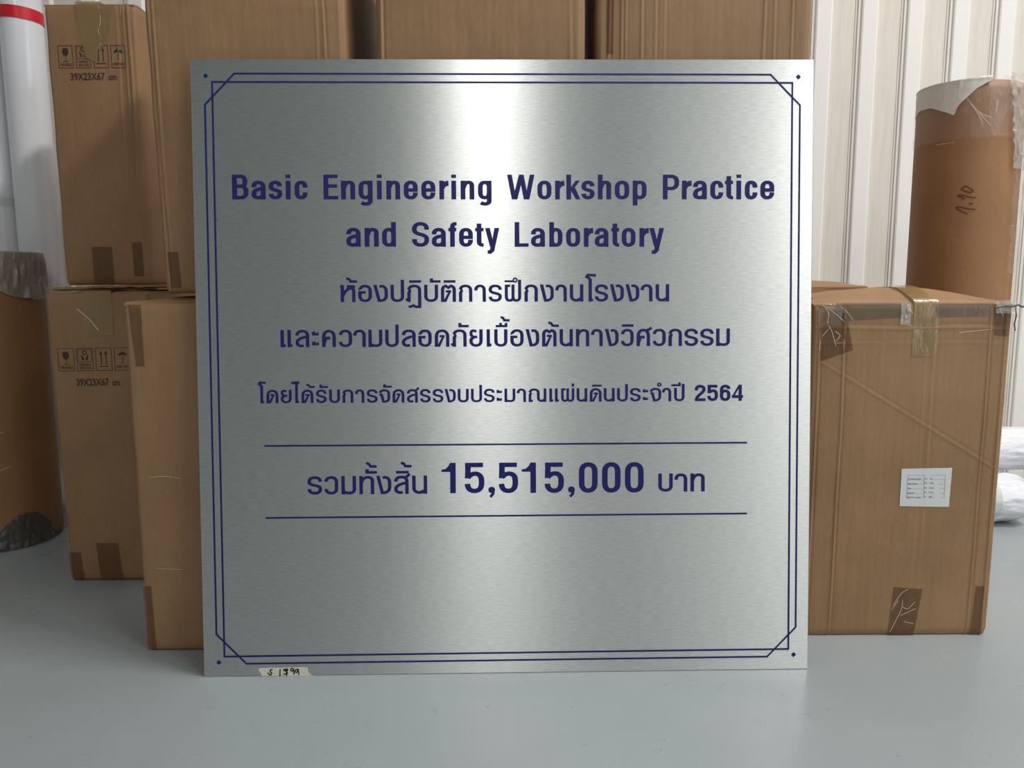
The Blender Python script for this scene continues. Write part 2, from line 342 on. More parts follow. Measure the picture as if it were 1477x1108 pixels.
def glyph(g, ch):
    W, H, C, sw, sh = g.W, g.H, g.C, g.sw, g.sh; X, Y = g.X, g.Y; a, b_, m_ = X(0), X(1), X(.5)
    if ch == 'B': G_bowlcap(g, True)
    elif ch == 'P': G_bowlcap(g, False)
    elif ch == 'a':
        g.ribbon([(a, H * .68)] + dome(a, H * .72, b_, 0, Y(1), H * .25)[1:])
        g.ribbon(bez((b_, H * .62), (b_ - sw * .4, H * .52), (a, H * .58), (a, H * .30)) + arc(m_ - sw * .12, H * .27, m_ - sw * .12 - a, H * .27 - sh / 2, 180, 270)[1:] + bez((m_ - sw * .12, Y(0)), (m_ + sw * .3, Y(0)), (b_ - sw * .2, H * .12), (b_, H * .28))[1:])
    elif ch in 'sร': g.ribbon(s_curve(g, H))
    elif ch == 'S': g.ribbon(s_curve(g, C, .69, .31))
    elif ch == 'i': g.stem(m_, 0, H); g.stem(m_, C * .865, C)
    elif ch == 'c': g.ribbon([(b_, H * .64)] + arc(m_, Y(1) - H * .28, m_ - a, H * .28, 0, 90) + arc(m_, Y(1) - H * .28, m_ - a, H * .28, 90, 180)[1:] + arc(m_, Y(0) + H * .28, m_ - a, H * .28, 180, 270) + arc(m_, Y(0) + H * .28, m_ - a, H * .28, 270, 360)[1:] + [(b_, H * .37)])
    elif ch == 'o': g.ribbon(hull(a, b_, Y(0), Y(1), H * .30), closed=True)
    elif ch == '0': g.ribbon(hull(a, b_, Y(0, C), Y(1, C), C * .25), closed=True)
    elif ch == 'e': g.ribbon([(b_, H * .34)] + arc(m_, Y(0) + H * .28, m_ - a, H * .28, 0, -90) + arc(m_, Y(0) + H * .28, m_ - a, H * .28, 270, 180)[1:] + arc(m_, Y(1) - H * .28, m_ - a, H * .28, 180, 90) + arc(m_, Y(1) - H * .28, m_ - a, H * .28, 90, 0)[1:] + [(b_, H * .45)]); g.bar(a, W, H * .5, sh)
    elif ch == 'E': g.stem(a, 0, C); g.bar(a, W * .97, Y(1, C)); g.bar(a, W * .93, C * .54); g.bar(a, W, Y(0, C))
    elif ch == 'L': g.stem(a, 0, C); g.bar(a, W, Y(0, C))
    elif ch in 'nท': g.stem(a, 0, H); g.ribbon(bez((a + sw * .1, H * .62), (a + sw * .35, H * .86), (m_ - sw * .25, Y(1)), (m_ + sw * .2, Y(1)), 8) + arc(m_ + sw * .2, H * .72, b_ - m_ - sw * .2, Y(1) - H * .72, 90, 0)[1:] + [(b_, 0)])
    elif ch == 'h': g.stem(a, 0, C); g.ribbon(bez((a + sw * .1, H * .62), (a + sw * .35, H * .86), (m_ - sw * .25, Y(1)), (m_ + sw * .2, Y(1)), 8) + arc(m_ + sw * .2, H * .72, b_ - m_ - sw * .2, Y(1) - H * .72, 90, 0)[1:] + [(b_, 0)])
    elif ch == 'r': g.stem(a, 0, H); g.ribbon(bez((a + sw * .15, H * .60), (a + sw * .35, H * .80), (W * .72, H * .86), (W, H * .86), 8), sw * .9, sh * 1.5)
    elif ch in 'gdbp':
        r_ = H * .29
        g.ribbon(hull(a, b_, Y(0), Y(1), r_), closed=True)
        if ch == 'd': g.stem(b_, 0, C)
        if ch == 'b': g.stem(a, 0, C)
        if ch == 'p': g.stem(a, -C * .25, H)
        if ch == 'g': g.ribbon([(b_, H)] + arc(m_, -C * .04, b_ - m_, C * .215 - sh / 2, 0, -90) + bez((m_, -C * .255 + sh / 2), (X(.25), -C * .255 + sh / 2), (X(.12), -C * .215 + sh / 2), (X(.05), -C * .13), 8)[1:])
    elif ch == 'k':
        g.stem(a, 0, C); g.poly([(sw * .9, H * .36), (sw * .9, H * .62), (W * .66, H), (W * .97, H)][::-1]); g.poly([(W * .50, H * .72), (W * .32, H * .48), (W * .68, 0), (W, 0), (W * .66, H * .58)][::-1])
    elif ch == 'W':
        q = sw / W
        for x0_, y0_, x1_, y1_ in ((0, C, .17, 0), (.43, C, .20, 0), (.43, C, .60, 0), (1 - q, C, .64, 0)):
            ww = sw * .98
            if y0_ == C: g.poly([(x0_ * W, C), (x1_ * W, 0), (x1_ * W + ww, 0), (x0_ * W + ww, C)])
    elif ch == 'y':
        g.poly([(0, H), (W * .50 - sw * .5, 0), (W * .50 + sw * .45, 0), (sw * 1.02, H)]); g.poly([(W - sw * 1.02, H), (W * .46 - sw * .2, -C * .06), (W * .48 + sw * .62, -C * .04), (W, H)])
        g.ribbon([(W * .50 + sw * .12, C * .02), (W * .50, -C * .13), (W * .36, -C * .215), (W * .17, -C * .215)], sw, sh)
    elif ch == 't': x_ = W * .47; g.ribbon([(x_, C * .94), (x_, C * .2)] + arc(x_ + sw * .85, C * .2, sw * .85, C * .2 - sh / 2, 180, 270)[1:] + [(W, sh / 2)]); g.bar(0, W, H - sh * .5)
    elif ch == 'f': x_ = W * .48; g.ribbon([(x_, 0), (x_, C * .8)] + arc(x_ + sw * .7, C * .8, sw * .7, C * .2 - sh / 2, 180, 90)[1:] + [(W, C - sh * .5)]); g.bar(0, W * .96, H - sh * .5)
    elif ch == '1':
        x_ = b_; g.stem(x_, 0, C); g.poly([(0, C * .70), (W - sw, C * .70), (W - sw * .3, C * .84), (W - sw * .8, C)][0:0] or [(0, C * .70), (W - sw * .5, C * .70), (W - sw * .5, C), (W - sw * 1.0, C), (W - sw * 1.25, C * .90), (W - sw * 1.8, C * .80), (0, C * .78)])
    elif ch == '5':
        g.bar(sw * .1, W * .94, Y(1, C), sh); g.poly([(sw * .05, C * .49), (sw * 1.05, C * .49), (sw * 1.15, C), (sw * .15, C)])
        r_ = C * .31; t = C * .66 - sh * .0
        g.ribbon([(sw * .55, C * .51)] + bez((sw * .55, C * .51), (sw * 1.1, C * .62), (W * .42, C * .64), (W * .55, C * .64), 8) + arc(W * .52, C * .40, b_ - W * .52, C * .24, 90, 0)[1:] + arc(m_, Y(0, C) + C * .26, b_ - m_, C * .26, 0, -90) + arc(m_, Y(0, C) + C * .26, m_ - a, C * .26, 270, 184)[1:])
    elif ch == '2':
        g.ribbon([(a, C * .66)] + arc(m_, C * .72, m_ - a, C * .28 - sh / 2, 180, 90) + arc(m_, C * .72, m_ - a, C * .28 - sh / 2, 90, 0)[1:] + bez((b_, C * .72), (b_, C * .5), (a + sw * .1, C * .38), (a + sw * .05, sh * .6))); g.bar(0, W, sh / 2)
    elif ch == '6':
        g.ribbon(hull(a, b_, Y(0, C), C * .62, C * .24), closed=True); g.ribbon([(b_, C * .74)] + arc(m_, C * .72, m_ - a, C * .28 - sh / 2, 10, 90) + arc(m_, C * .7, m_ - a, C * .30 - sh / 2, 90, 180)[1:] + [(a, C * .3)])
    elif ch == '4':
        g.stem(W * .74, 0, C); g.bar(0, W, C * .27, sh); g.poly([(0, C * .27), (W * .20, C * .27), (W * .74, C * .93), (W * .74, C), (W * .60, C)]); 
    elif ch == ',':
        g.ribbon(hull(sw * .25, W - sw * .25, C * .05, C * .16, C * .055), sw * .5, sw * .5, closed=True); g.rect(sw * .3, C * .07, W - sw * .3, C * .14); g.ribbon([(W - sw * .28, C * .10), (W - sw * .35, -C * .02), (W * .30, -C * .13)], sw * .5, sw * .5)
    # ---- Thai letters of the loopless kind
    elif ch == 'ห':
        g.stem(a, 0, H); g.bar(-sw * .12, sw * .6, H - sh * .5)
        g.ribbon([(a + sw * .1, H * .34)] + bez((a + sw * .1, H * .34), (a + sw * .5, H * .62), (X(.55), H * .78), (X(.70), H * .80), 8) + arc(X(.66), H * .62, b_ - X(.66), H * .18, 80, 0)[1:] + [(b_, 0)]); g.bar(W * .42, W * .98, H - sh * .75, sh * 1.25)
    elif ch == 'อ': g.ribbon([(W * .54, H * .56), (a, H * .56)], sw, sh); g.ribbon([(a, H * .56 + sh / 2)] + cup(a, H * .5, b_, H * .6, Y(0), H * .30)[1:] + arc(m_, Y(1) - H * .30, m_ - a, H * .30, 0, 90)[1:] + arc(m_, Y(1) - H * .30, m_ - a, H * .30, 90, 160)[1:] + [(a + sw * .15, H * .73)])
    elif ch == 'ง': g.poly([(0, H), (W * .30, 0), (W * .30 + sw, 0), (sw * 1.0, H * 1.0)]); g.ribbon([(W * .42, H * .90), (W * .52, Y(1) - sh * .1)] + arc(X(.52), H * .62, b_ - X(.52), Y(1) - H * .62, 85, 0)[1:] + arc(X(.40), H * .38, b_ - X(.40), H * .38 - sh / 2, 0, -90) + [(W * .34, sh / 2)])
    elif ch == 'บ': g.ribbon(cup(a, H, b_, H, Y(0), H * .26))
    elif ch == 'ป': g.ribbon(cup(a, H, b_, H * 1.29, Y(0), H * .26))
    elif ch == 'น': g.ribbon(cup(a, H, b_, H, Y(0), H * .26)); g.stem(b_, 0, H * .5); g.ribbon([(m_, Y(0)), (b_, H * .2)], sw * .8, sh)
    elif ch == 'ม': g.stem(a, 0, H); g.ribbon([(a + sw * .2, H * .16), (a + sw * .55, H * .10)] + arc(m_ + sw * .1, H * .28, b_ - m_ - sw * .1, H * .28 - sh / 2, 265, 360) + [(b_, H)]); g.rect(0, 0, sw * 1.15, H * .10)
    elif ch == 'ฏ': kai(g, foot=-1, leg=-H * .30); g.ribbon([(b_ + sw / 2, -H * .285), (W * .60, -H * .285), (W * .46, -H * .20), (W * .34, -H * .25), (W * .10, -H * .285)], sw * .7, sh)
    elif ch == 'ก': kai(g)
    elif ch == 'ภ': g.x0 += W * .06; g.W *= .94; kai(g, foot=-1)
    elif ch == 'ณ':
        kai(g, X(.56), 1, H * .4); g.ribbon(cup(X(.56), H * .45, b_, H, Y(0), H * .26)); g.stem(b_, 0, H * .5); g.ribbon([(X(.78), Y(0)), (b_, H * .2)], sw * .8, sh)
    elif ch in 'ดต':
        if ch == 'ด': g.ribbon(dome(a, 0, b_, 0, Y(1), H * .36))
        else: g.ribbon([(a, 0)] + arc(X(.34), H * .68, X(.34) - a, Y(1) - H * .68, 180, 95) + [(m_, Y(1) - H * .10)] + arc(X(.66), H * .68, b_ - X(.66), Y(1) - H * .68, 85, 0) + [(b_, 0)])
        g.poly([(sw * .6, 0), (sw * 1.55, 0), (W * .68, H * .60), (W * .52, H * .60)]); g.bar(W * .33, W * .68, H * .61, sh * .9)
    elif ch == 'า': g.ribbon([(a, H * .73)] + dome(a, H * .76, b_, 0, Y(1), H * .27)[1:])
    elif ch == 'ฝ': pho(g, H * 1.28)
    elif ch == 'ผ': pho(g, H)
    elif ch == 'เ': g.stem(a, 0, H); g.bar(a, W * .9, sh * .6); g.rect(W * .8, sh * .2, W, sh * 1.25)
    elif ch in 'โไ':
        xs = W * (.46 if ch == 'โ' else .62)
        g.stem(xs, 0, H * 1.32); g.bar(xs, xs + sw * .85, sh * .6)
        if ch == 'โ': g.ribbon([(xs, H * 1.26), (xs - sw * .35, H * 1.36), (sw * .42, H * 1.44), (sw * .75, H * 1.55), (W, H * 1.52)], sw * .9, sh)
        else: g.ribbon([(0, H * 1.48), (W * .3, H * 1.52), (W, H * 1.53)], sw * .7, sh * 1.15); g.stem(xs, H * 1.2, H * 1.55)
    elif ch == 'ล': laa(g)
    elif ch == 'ส': laa(g, True)
    elif ch == 'ะ':
        for y_ in (.10, .67): g.rect(0, H * y_, sw, H * (y_ + .23)); g.bar(0, W, H * y_ + sh * .55); g.poly([(W * .8, H * y_ + sh), (W * .9, H * y_ + sh), (W * 1.02, H * y_ + sh * 1.5), (W * .9, H * y_ + sh * 1.5)])
    elif ch == 'ค': kho(g)
    elif ch == 'ศ': kho(g, True)
    elif ch == 'ว': g.ribbon([(a, H * .72)] + arc(m_, Y(1) - H * .28, m_ - a, H * .28, 172, 90) + arc(m_, Y(1) - H * .28, m_ - a, H * .28, 90, 0)[1:] + arc(m_, Y(0) + H * .28, m_ - a, H * .28, 0, -90) + arc(m_, Y(0) + H * .28, m_ - a, H * .28, 270, 188)[1:] + [(a, H * .28)])
    elif ch == 'จ':
        g.ribbon([(a, H * .74)] + arc(m_, Y(1) - H * .26, m_ - a, H * .26, 170, 90) + arc(m_, Y(1) - H * .26, m_ - a, H * .26, 90, 0)[1:] + arc(X(.46), H * .36, b_ - X(.46), H * .36 - sh / 2, 0, -90) + [(W * .36, sh / 2)])
        g.poly([(W * .12, H * .62), (W * .32, 0), (W * .32 + sw, 0), (W * .12 + sw * 1.05, H * .62)]); g.bar(W * .06, W * .12 + sw, H * .60, sh * .9)
    elif ch == 'ย':
        g.ribbon([(W * .52, H * .86)] + arc(W * .32, H * .78, W * .32 - a, Y(1) - H * .78, 60, 180) + [(a + sw * .12, H * .66), (W * .30, H * .56), (W * .60, H * .56)], sw * .9, sh)
        g.ribbon([(W * .36, H * .56), (a + sw * .1, H * .44)] + cup(a, H * .36, b_, H, Y(0), H * .28)[1:])
    # marks above (box = measured width of the mark)
    elif ch == 'I': g.rect(0, H * 1.12, W, H * 1.26)                      # sara i
    elif ch == 'A': g.rect(0, H * 1.12, W, H * 1.26); g.rect(0, H * 1.12, W * .30, H * 1.37)   # mai han-akat
    elif ch == 'U': g.rect(0, H * 1.14, W * .72, H * 1.25); g.ribbon(arc(W * .82, H * 1.26, W * .14, H * .105, 0, 350, 16, 2), sh * .6, sh * .6, closed=True)
    elif ch == 'V': g.rect(0, H * 1.12, W, H * 1.25); g.rect(W - sw * .8, H * 1.2, W, H * 1.37); g.rect(W - sw * 2.4, H * 1.2, W - sw * 1.6, H * 1.37)
    elif ch == 'J': g.rect(0, H * 1.12, W, H * 1.26); g.rect(W - sw * .85, H * 1.2, W, H * 1.40)
    elif ch in 'TQ':
        y_ = H * (1.12 if ch == 'T' else 1.44); g.ribbon([(W * .02, y_ + H * .21), (W * .14, y_ + H * .245), (W * .30, y_ + H * .20), (W * .40, y_ + H * .08), (W, y_ + H * .07)], sw * .75, H * .14)
    elif ch == 'K': g.rect(0, H * 1.12, W, H * 1.36)
    elif ch == 'O': g.ribbon(arc(W / 2, H * 1.24, W * .36, H * .095, 0, 345, 16, 2), sh * .7, sh * .7, closed=True)

# photograph corners of the plate -> plate millimetres (plain plane-to-plane survey of the sign's artwork)
PW = 1.0808
def solve(A, bb):
    n = len(bb); Mx = [r_[:] + [v] for r_, v in zip(A, bb)]
    for i in range(n):
        p = max(range(i, n), key=lambda q: abs(Mx[q][i])); Mx[i], Mx[p] = Mx[p], Mx[i]
        for j in range(n):
            if j != i:
                f = Mx[j][i] / Mx[i][i]
                for k in range(i, n + 1): Mx[j][k] -= f * Mx[i][k]
    return [Mx[i][n] / Mx[i][i] for i in range(n)]
src = [(294.2, 977.6), (1164.3, 965.2), (1175.4, 85.0), (275.2, 86.2)]; dst = [(0, 0), (PW, 0), (PW, PW), (0, PW)]
A_, B_ = [], []
for (x, y), (u, v) in zip(src, dst):
    A_.append([x, y, 1, 0, 0, 0, -u * x, -u * y]); B_.append(u); A_.append([0, 0, 0, x, y, 1, -v * x, -v * y]); B_.append(v)
hm = solve(A_, B_)
def plate(x, y):
    d = hm[6] * x + hm[7] * y + 1; return ((hm[0] * x + hm[1] * y + hm[2]) / d, (hm[3] * x + hm[4] * y + hm[5]) / d)

# ------------------------------------------------------------------ the sign
YAW, TILT = rad(1.025), rad(5.334)
dX = Vector((math.cos(YAW), math.sin(YAW), 0))
dZ = Vector((-math.sin(YAW) * math.sin(TILT), math.cos(YAW) * math.sin(TILT), math.cos(TILT)))
dY = dZ.cross(dX)
sign = empty('sign_board')
Mt = Matrix((dX, dY, dZ)).transposed().to_4x4(); Mt.translation = (-.54952, 1.30079, .0005); sign.matrix_world = Mt
tag(sign, 'large square brushed steel sign with navy lettering leaning on the boxes', 'sign')
TK = .004
bm = bmesh.new(); N = 12
V, F = box_geo(0, PW, 0, TK, 0, PW); o = mesh('steel_plate', V, F, STEEL, sign, uv=[(v[0], v[2]) for v in V])
bv = o.modifiers.new('edge', 'BEVEL'); bv.width = .0012; bv.segments = 2
OUT = -.0004
def flat(name, V2, F2, mat, parent, off=OUT, label=None):
    Ff = []
    for f in F2:                       # make every face look outward
        a = sum(V2[f[i]][0] * V2[f[(i + 1) % len(f)]][1] - V2[f[(i + 1) % len(f)]][0] * V2[f[i]][1] for i in range(len(f)))
        Ff.append(tuple(f) if a > 0 else tuple(reversed(f)))
    par = list(range(len(V2)))         # overlapping strokes are laid over each other like coats of paint
    def root_(i):
        while par[i] != i: par[i] = par[par[i]]; i = par[i]
        return i
    for f in F2:
        for i in f[1:]:
            a, c = root_(f[0]), root_(i)
            if a != c: par[max(a, c)] = min(a, c)
    lay = {}
    for i in range(len(V2)): lay.setdefault(root_(i), len(lay))
    o = mesh(name, [(x, off - 6e-6 * (lay[root_(i)] % 50), y) for i, (x, y) in enumerate(V2)], Ff, mat, parent)
    if label: o['label'] = label
    return o
def outline(pts, wd, closed=True):     # constant-width mitred line
    n = len(pts); V2 = []; F2 = []
    for i in range(n):
        p = Vector(pts[i]); a = Vector(pts[i - 1]) if (closed or i) else None; c = Vector(pts[(i + 1) % n]) if (closed or i < n - 1) else None
        t1 = (p - a).normalized() if a else (c - p).normalized(); t2 = (c - p).normalized() if c else t1
        n1 = Vector((-t1.y, t1.x)); n2 = Vector((-t2.y, t2.x)); mt = (n1 + n2).normalized(); k = 1 / max(.3, mt.dot(n1))
        V2 += [tuple(p + mt * k * wd / 2), tuple(p - mt * k * wd / 2)]
    for i in range(n if closed else n - 1):
        j = (i + 1) % n; F2.append((2 * i, 2 * i + 1, 2 * j + 1, 2 * j))
    return V2, F2
V2, F2 = outline([plate(*p) for p in ((338.8, 107.4), (1112.3, 107.2), (1154.6, 151.3), (1146.8, 904.7), (1105.5, 947.3), (355.2, 958.6), (312.1, 916.4), (296.6, 152.4))], .0031)
flat('outer_border', V2, F2, NAVY, sign)
V2, F2 = outline([plate(*p) for p in ((306.9, 119.6), (1143.7, 119.0), (1136.2, 936.2), (323.6, 948.4))], .0031)
flat('inner_border', V2, F2, NAVY, sign, OUT * 1.15)
for p in ((297.7, 110.8), (1152.3, 110.4), (1143.7, 944.3), (315.6, 956.8)):
    x, y = plate(*p); q = .0046; flat('corner_diamond', [(x, y - q), (x + q, y), (x, y + q), (x - q, y)], [(0, 1, 2, 3)], NAVY, sign)
for a_, b2 in (((381.5, 644.6), (1077.2, 638.6)), ((383.2, 748.4), (1077, 740.8))):
    V2, F2 = outline([plate(*a_), plate(*b2)], .0030, False); flat('rule_line', V2, F2, NAVY, sign)

def text_line(name, items, bl, xh_px, cap_px, sw_px, sh_px):
    """items: (letter, left px, right px[, style]); bl: baseline as two measured points; one object per word"""
    g = Pen(); last = None
    for it in items:
        ch, xa, xb = it[:3]
        if last is not None and xa - last > 9: flat(name, g.V, g.F, NAVY, sign); g = Pen(); last = None
        last = xb if last is None else max(last, xb)
        fx = lambda x: bl[0][1] + (bl[1][1] - bl[0][1]) * (x - bl[0][0]) / (bl[1][0] - bl[0][0])
        p0 = plate(xa, fx(xa)); p1 = plate(xb, fx(xb))
        pu = plate(xa, fx(xa) - xh_px); k = (pu[1] - p0[1]) / xh_px
        sw, sh, cp = sw_px, sh_px, cap_px
        if len(it) > 3: sw, sh, cp = it[3]
        g.box(p0[0], (p0[1] + p1[1]) / 2, p1[0] - p0[0], xh_px * k, sw * k, sh * k, cp * k)
        glyph(g, ch)
    return flat(name, g.V, g.F, NAVY, sign)
def L(s): return [(t.split(':')[0],) + tuple(float(v) for v in t.split(':')[1].split('-')) for t in s.split()]
text_line('printed_word', L('B:335.9-359.4 a:363.8-384.1 s:388.4-408 i:413.3-419.8 c:425.8-444.6 E:467.5-488.6 n:492.7-513 g:517.9-538.2 i:544.5-551.4 n:557.9-577.8 e:583-603.3 e:608.3-628.6 r:634.3-647.7 i:651.6-658.5 n:664.9-684.7 g:689.9-709.6 W:732-771.7 o:775.6-795.9 r:801.1-814.6 k:817.3-837.5 s:839-858.1 h:862.7-881.9 o:887.2-908 p:913-933 P:956.4-980 r:983.9-997.9 a:999.9-1019.9 c:1024.9-1043.6 t:1046-1057.7 i:1062.6-1069.1 c:1074.7-1092.9 e:1097-1117.1'),
          ((340, 289.0), (1110, 287.3)), 27.0, 35.7, 7.0, 5.0)
text_line('printed_word', L('a:500.1-520.9 n:526.6-546.9 d:551.7-571.7 S:594.8-619.5 a:623.2-643.6 f:647.3-659.3 e:662.6-682.6 t:685.8-698 y:700.1-720.7 L:742.7-762.8 a:766.2-786.4 b:792.6-811.7 o:816.9-837.2 r:842.4-855.9 a:858-877.9 t:881.9-893.3 o:897-916.9 r:922.6-936 y:936.7-958'),
          ((505, 356.9), (955, 356.2)), 27.2, 35.6, 6.9, 5.0)
text_line('printed_word', L('ห:491.9-513.2 T:500-516 อ:517.2-537 ง:539-560 ป:563.8-583.4 ฏ:587.6-608.1 I:590.6-608.1 บ:612.2-632.3 A:620.6-636 ต:636.3-658 I:640.4-657.5 ก:662-681.6 า:684.2-701.2 ร:705-724.2 ฝ:728.2-752.2 U:728.2-746.7 ก:756.4-776 ง:778.9-799 า:801-817.8 น:822.1-841.6 โ:844.5-859.7 ร:858.1-877.3 ง:879.9-900 ง:902.4-922.2 า:923.9-941.2 น:945.8-965.3'),
          ((500, 436.8), (955, 435.0)), 24.8, 30, 4.9, 3.7)
text_line('printed_word', L('เ:405.2-412.7 เ:415.3-422.4 ล:426.7-446.6 ะ:450.6-460.4 ค:465-484.9 ว:489-508.4 า:509.9-528 ม:531.8-551.9 ป:556-575.5 ล:579.8-600 อ:603.7-623 ด:627.3-648.4 ภ:651.5-673.3 A:661.5-676.5 ย:677.1-696.4 เ:702.1-709 บ:713-732.1 V:715.3-732.1 Q:722.3-735.5 อ:736.1-755.4 ง:758.2-777.9 ต:781.9-802.9 T:790.8-806.3 น:807.2-826.4 ท:830.7-850 า:852.3-869.4 ง:872.5-892.3 ว:895.4-914 I:896.8-913.8 ศ:918.2-937.7 ว:941.3-960.2 ก:964-983.6 ร:987.1-1006.8 ร:1010-1029.3 ม:1032.9-1052.7'),
          ((410, 502.2), (1045, 499.0)), 25.0, 30, 4.9, 3.7)
dg = (4.7, 4.0, 23.4)
text_line('printed_word', L('โ:372.7-384.3 ด:384.9-401.9 ย:405.3-421.1 ไ:420.9-432.6 ด:435.3-452.4 T:442.4-454.7 ร:456.2-471.5 A:461.4-473.7 บ:475.1-490.7 ก:494.1-510 า:512.3-525.8 ร:529.2-545 จ:546.4-563 A:553.1-565.6 ด:566.4-583.4 ส:587-602.8 ร:606-621.3 ร:624.2-639.7 ง:641.4-657.5 บ:660.3-676.2 ป:679.3-695.4 ร:698-713.6 ะ:716.3-724 ม:727.6-743.3 า:745.2-758.7 ณ:762.2-788 เ:792.2-797.9 เ:800.3-806 ผ:809.1-828.4 K:824.5-828 น:831.6-847 ด:850.5-867.6 I:853.8-867.8 น:870.7-886.5 ป:889.9-905.5 ร:908.4-924 ะ:927-934.6 จ:936.6-953.5 O:947.7-953.8 า:954.5-968 ป:972.1-987.2 J:968-981.6')
          + [('2', 1001.9, 1017.4, dg), ('5', 1019.9, 1035.4, dg), ('6', 1038.2, 1053.3, dg), ('4', 1055.4, 1071.6, dg)],
          ((380, 583.1), (1065, 578.4)), 19.4, 23.4, 4.0, 3.0)
text_line('printed_word', L('ร:443.7-464.8 ว:467.8-488.1 ม:492.5-513.7 ท:518.4-539.8 A:527.2-544.1 Q:528.3-543.7 ง:542.8-564.5 ส:568.5-589.4 I:571.4-589.7 Q:578.4-593.9 น:594.5-616.1'), ((450, 714.6), (610, 713.2)), 26.4, 30, 5.0, 3.9)
text_line('printed_word', L('1:636.9-657.3 5:670-698.5 ,:704.1-713.8 5:719-747.1 1:752.3-772.9 5:785.1-813.1 ,:818.9-828.8 0:834.6-861.7 0:868-894.7 0:901-928'), ((650, 712.3), (915, 710.9)), 33, 43.8, 8.1, 6.4)
text_line('printed_word', L('บ:949-970 า:972.1-990.9 ท:995.4-1016'), ((950, 709.6), (1016, 709.2)), 26.2, 30, 5.2, 4.0)
# strip of masking tape with a handwritten number
tp = [plate(360 + x / 13.43, 950 + y / 13.43) for x, y in ((160, 215), (235, 190), (600, 186), (900, 178), (1118, 175), (1132, 225), (1145, 285), (1185, 312), (1245, 345), (900, 347), (500, 350), (238, 352), (222, 300), (190, 262))]
def smooth(P, k=4):
    out = []
    for i in range(len(P) - 1):
        a, b2, c, d = P[max(0, i - 1)], P[i], P[i + 1], P[min(len(P) - 1, i + 2)]
        for j in range(k):
            t = j / k; out.append(tuple(.5 * (2 * b2[q] + (c[q] - a[q]) * t + (2 * a[q] - 5 * b2[q] + 4 * c[q] - d[q]) * t * t + (3 * b2[q] - a[q] - 3 * c[q] + d[q]) * t ** 3) for q in (0, 1)))
    return out + [P[-1]]
tpe = flat('masking_tape', tp, [tuple(range(len(tp)))], MASK, sign, -.0007, 'torn off-white masking tape strip')
g = Pen(); g.box(0, 0, .01, .01, .0021, .0021, .01)
for st in ([(440, 225), (405, 232), (398, 262), (425, 290), (418, 322), (385, 325), (355, 285)], [(592, 215), (586, 345)], [(645, 225), (735, 215), (722, 260), (715, 345)], [(660, 250), (740, 235)], [(650, 318), (745, 290)], [(690, 230), (735, 300)],
           [(845, 205), (805, 205), (800, 245), (835, 250), (850, 215), (858, 320)], [(935, 215), (895, 225), (880, 265), (915, 275), (940, 222), (952, 325)]):
    g = Pen(); g.box(0, 0, .01, .01, .0021, .0021, .01); P = [plate(360 + x / 13.43, 950 + y / 13.43) for x, y in st]
    g.ribbon(smooth(P) if len(P) > 2 else P); flat('pen_stroke', g.V, g.F, BLACK_PEN, tpe, -.0011)

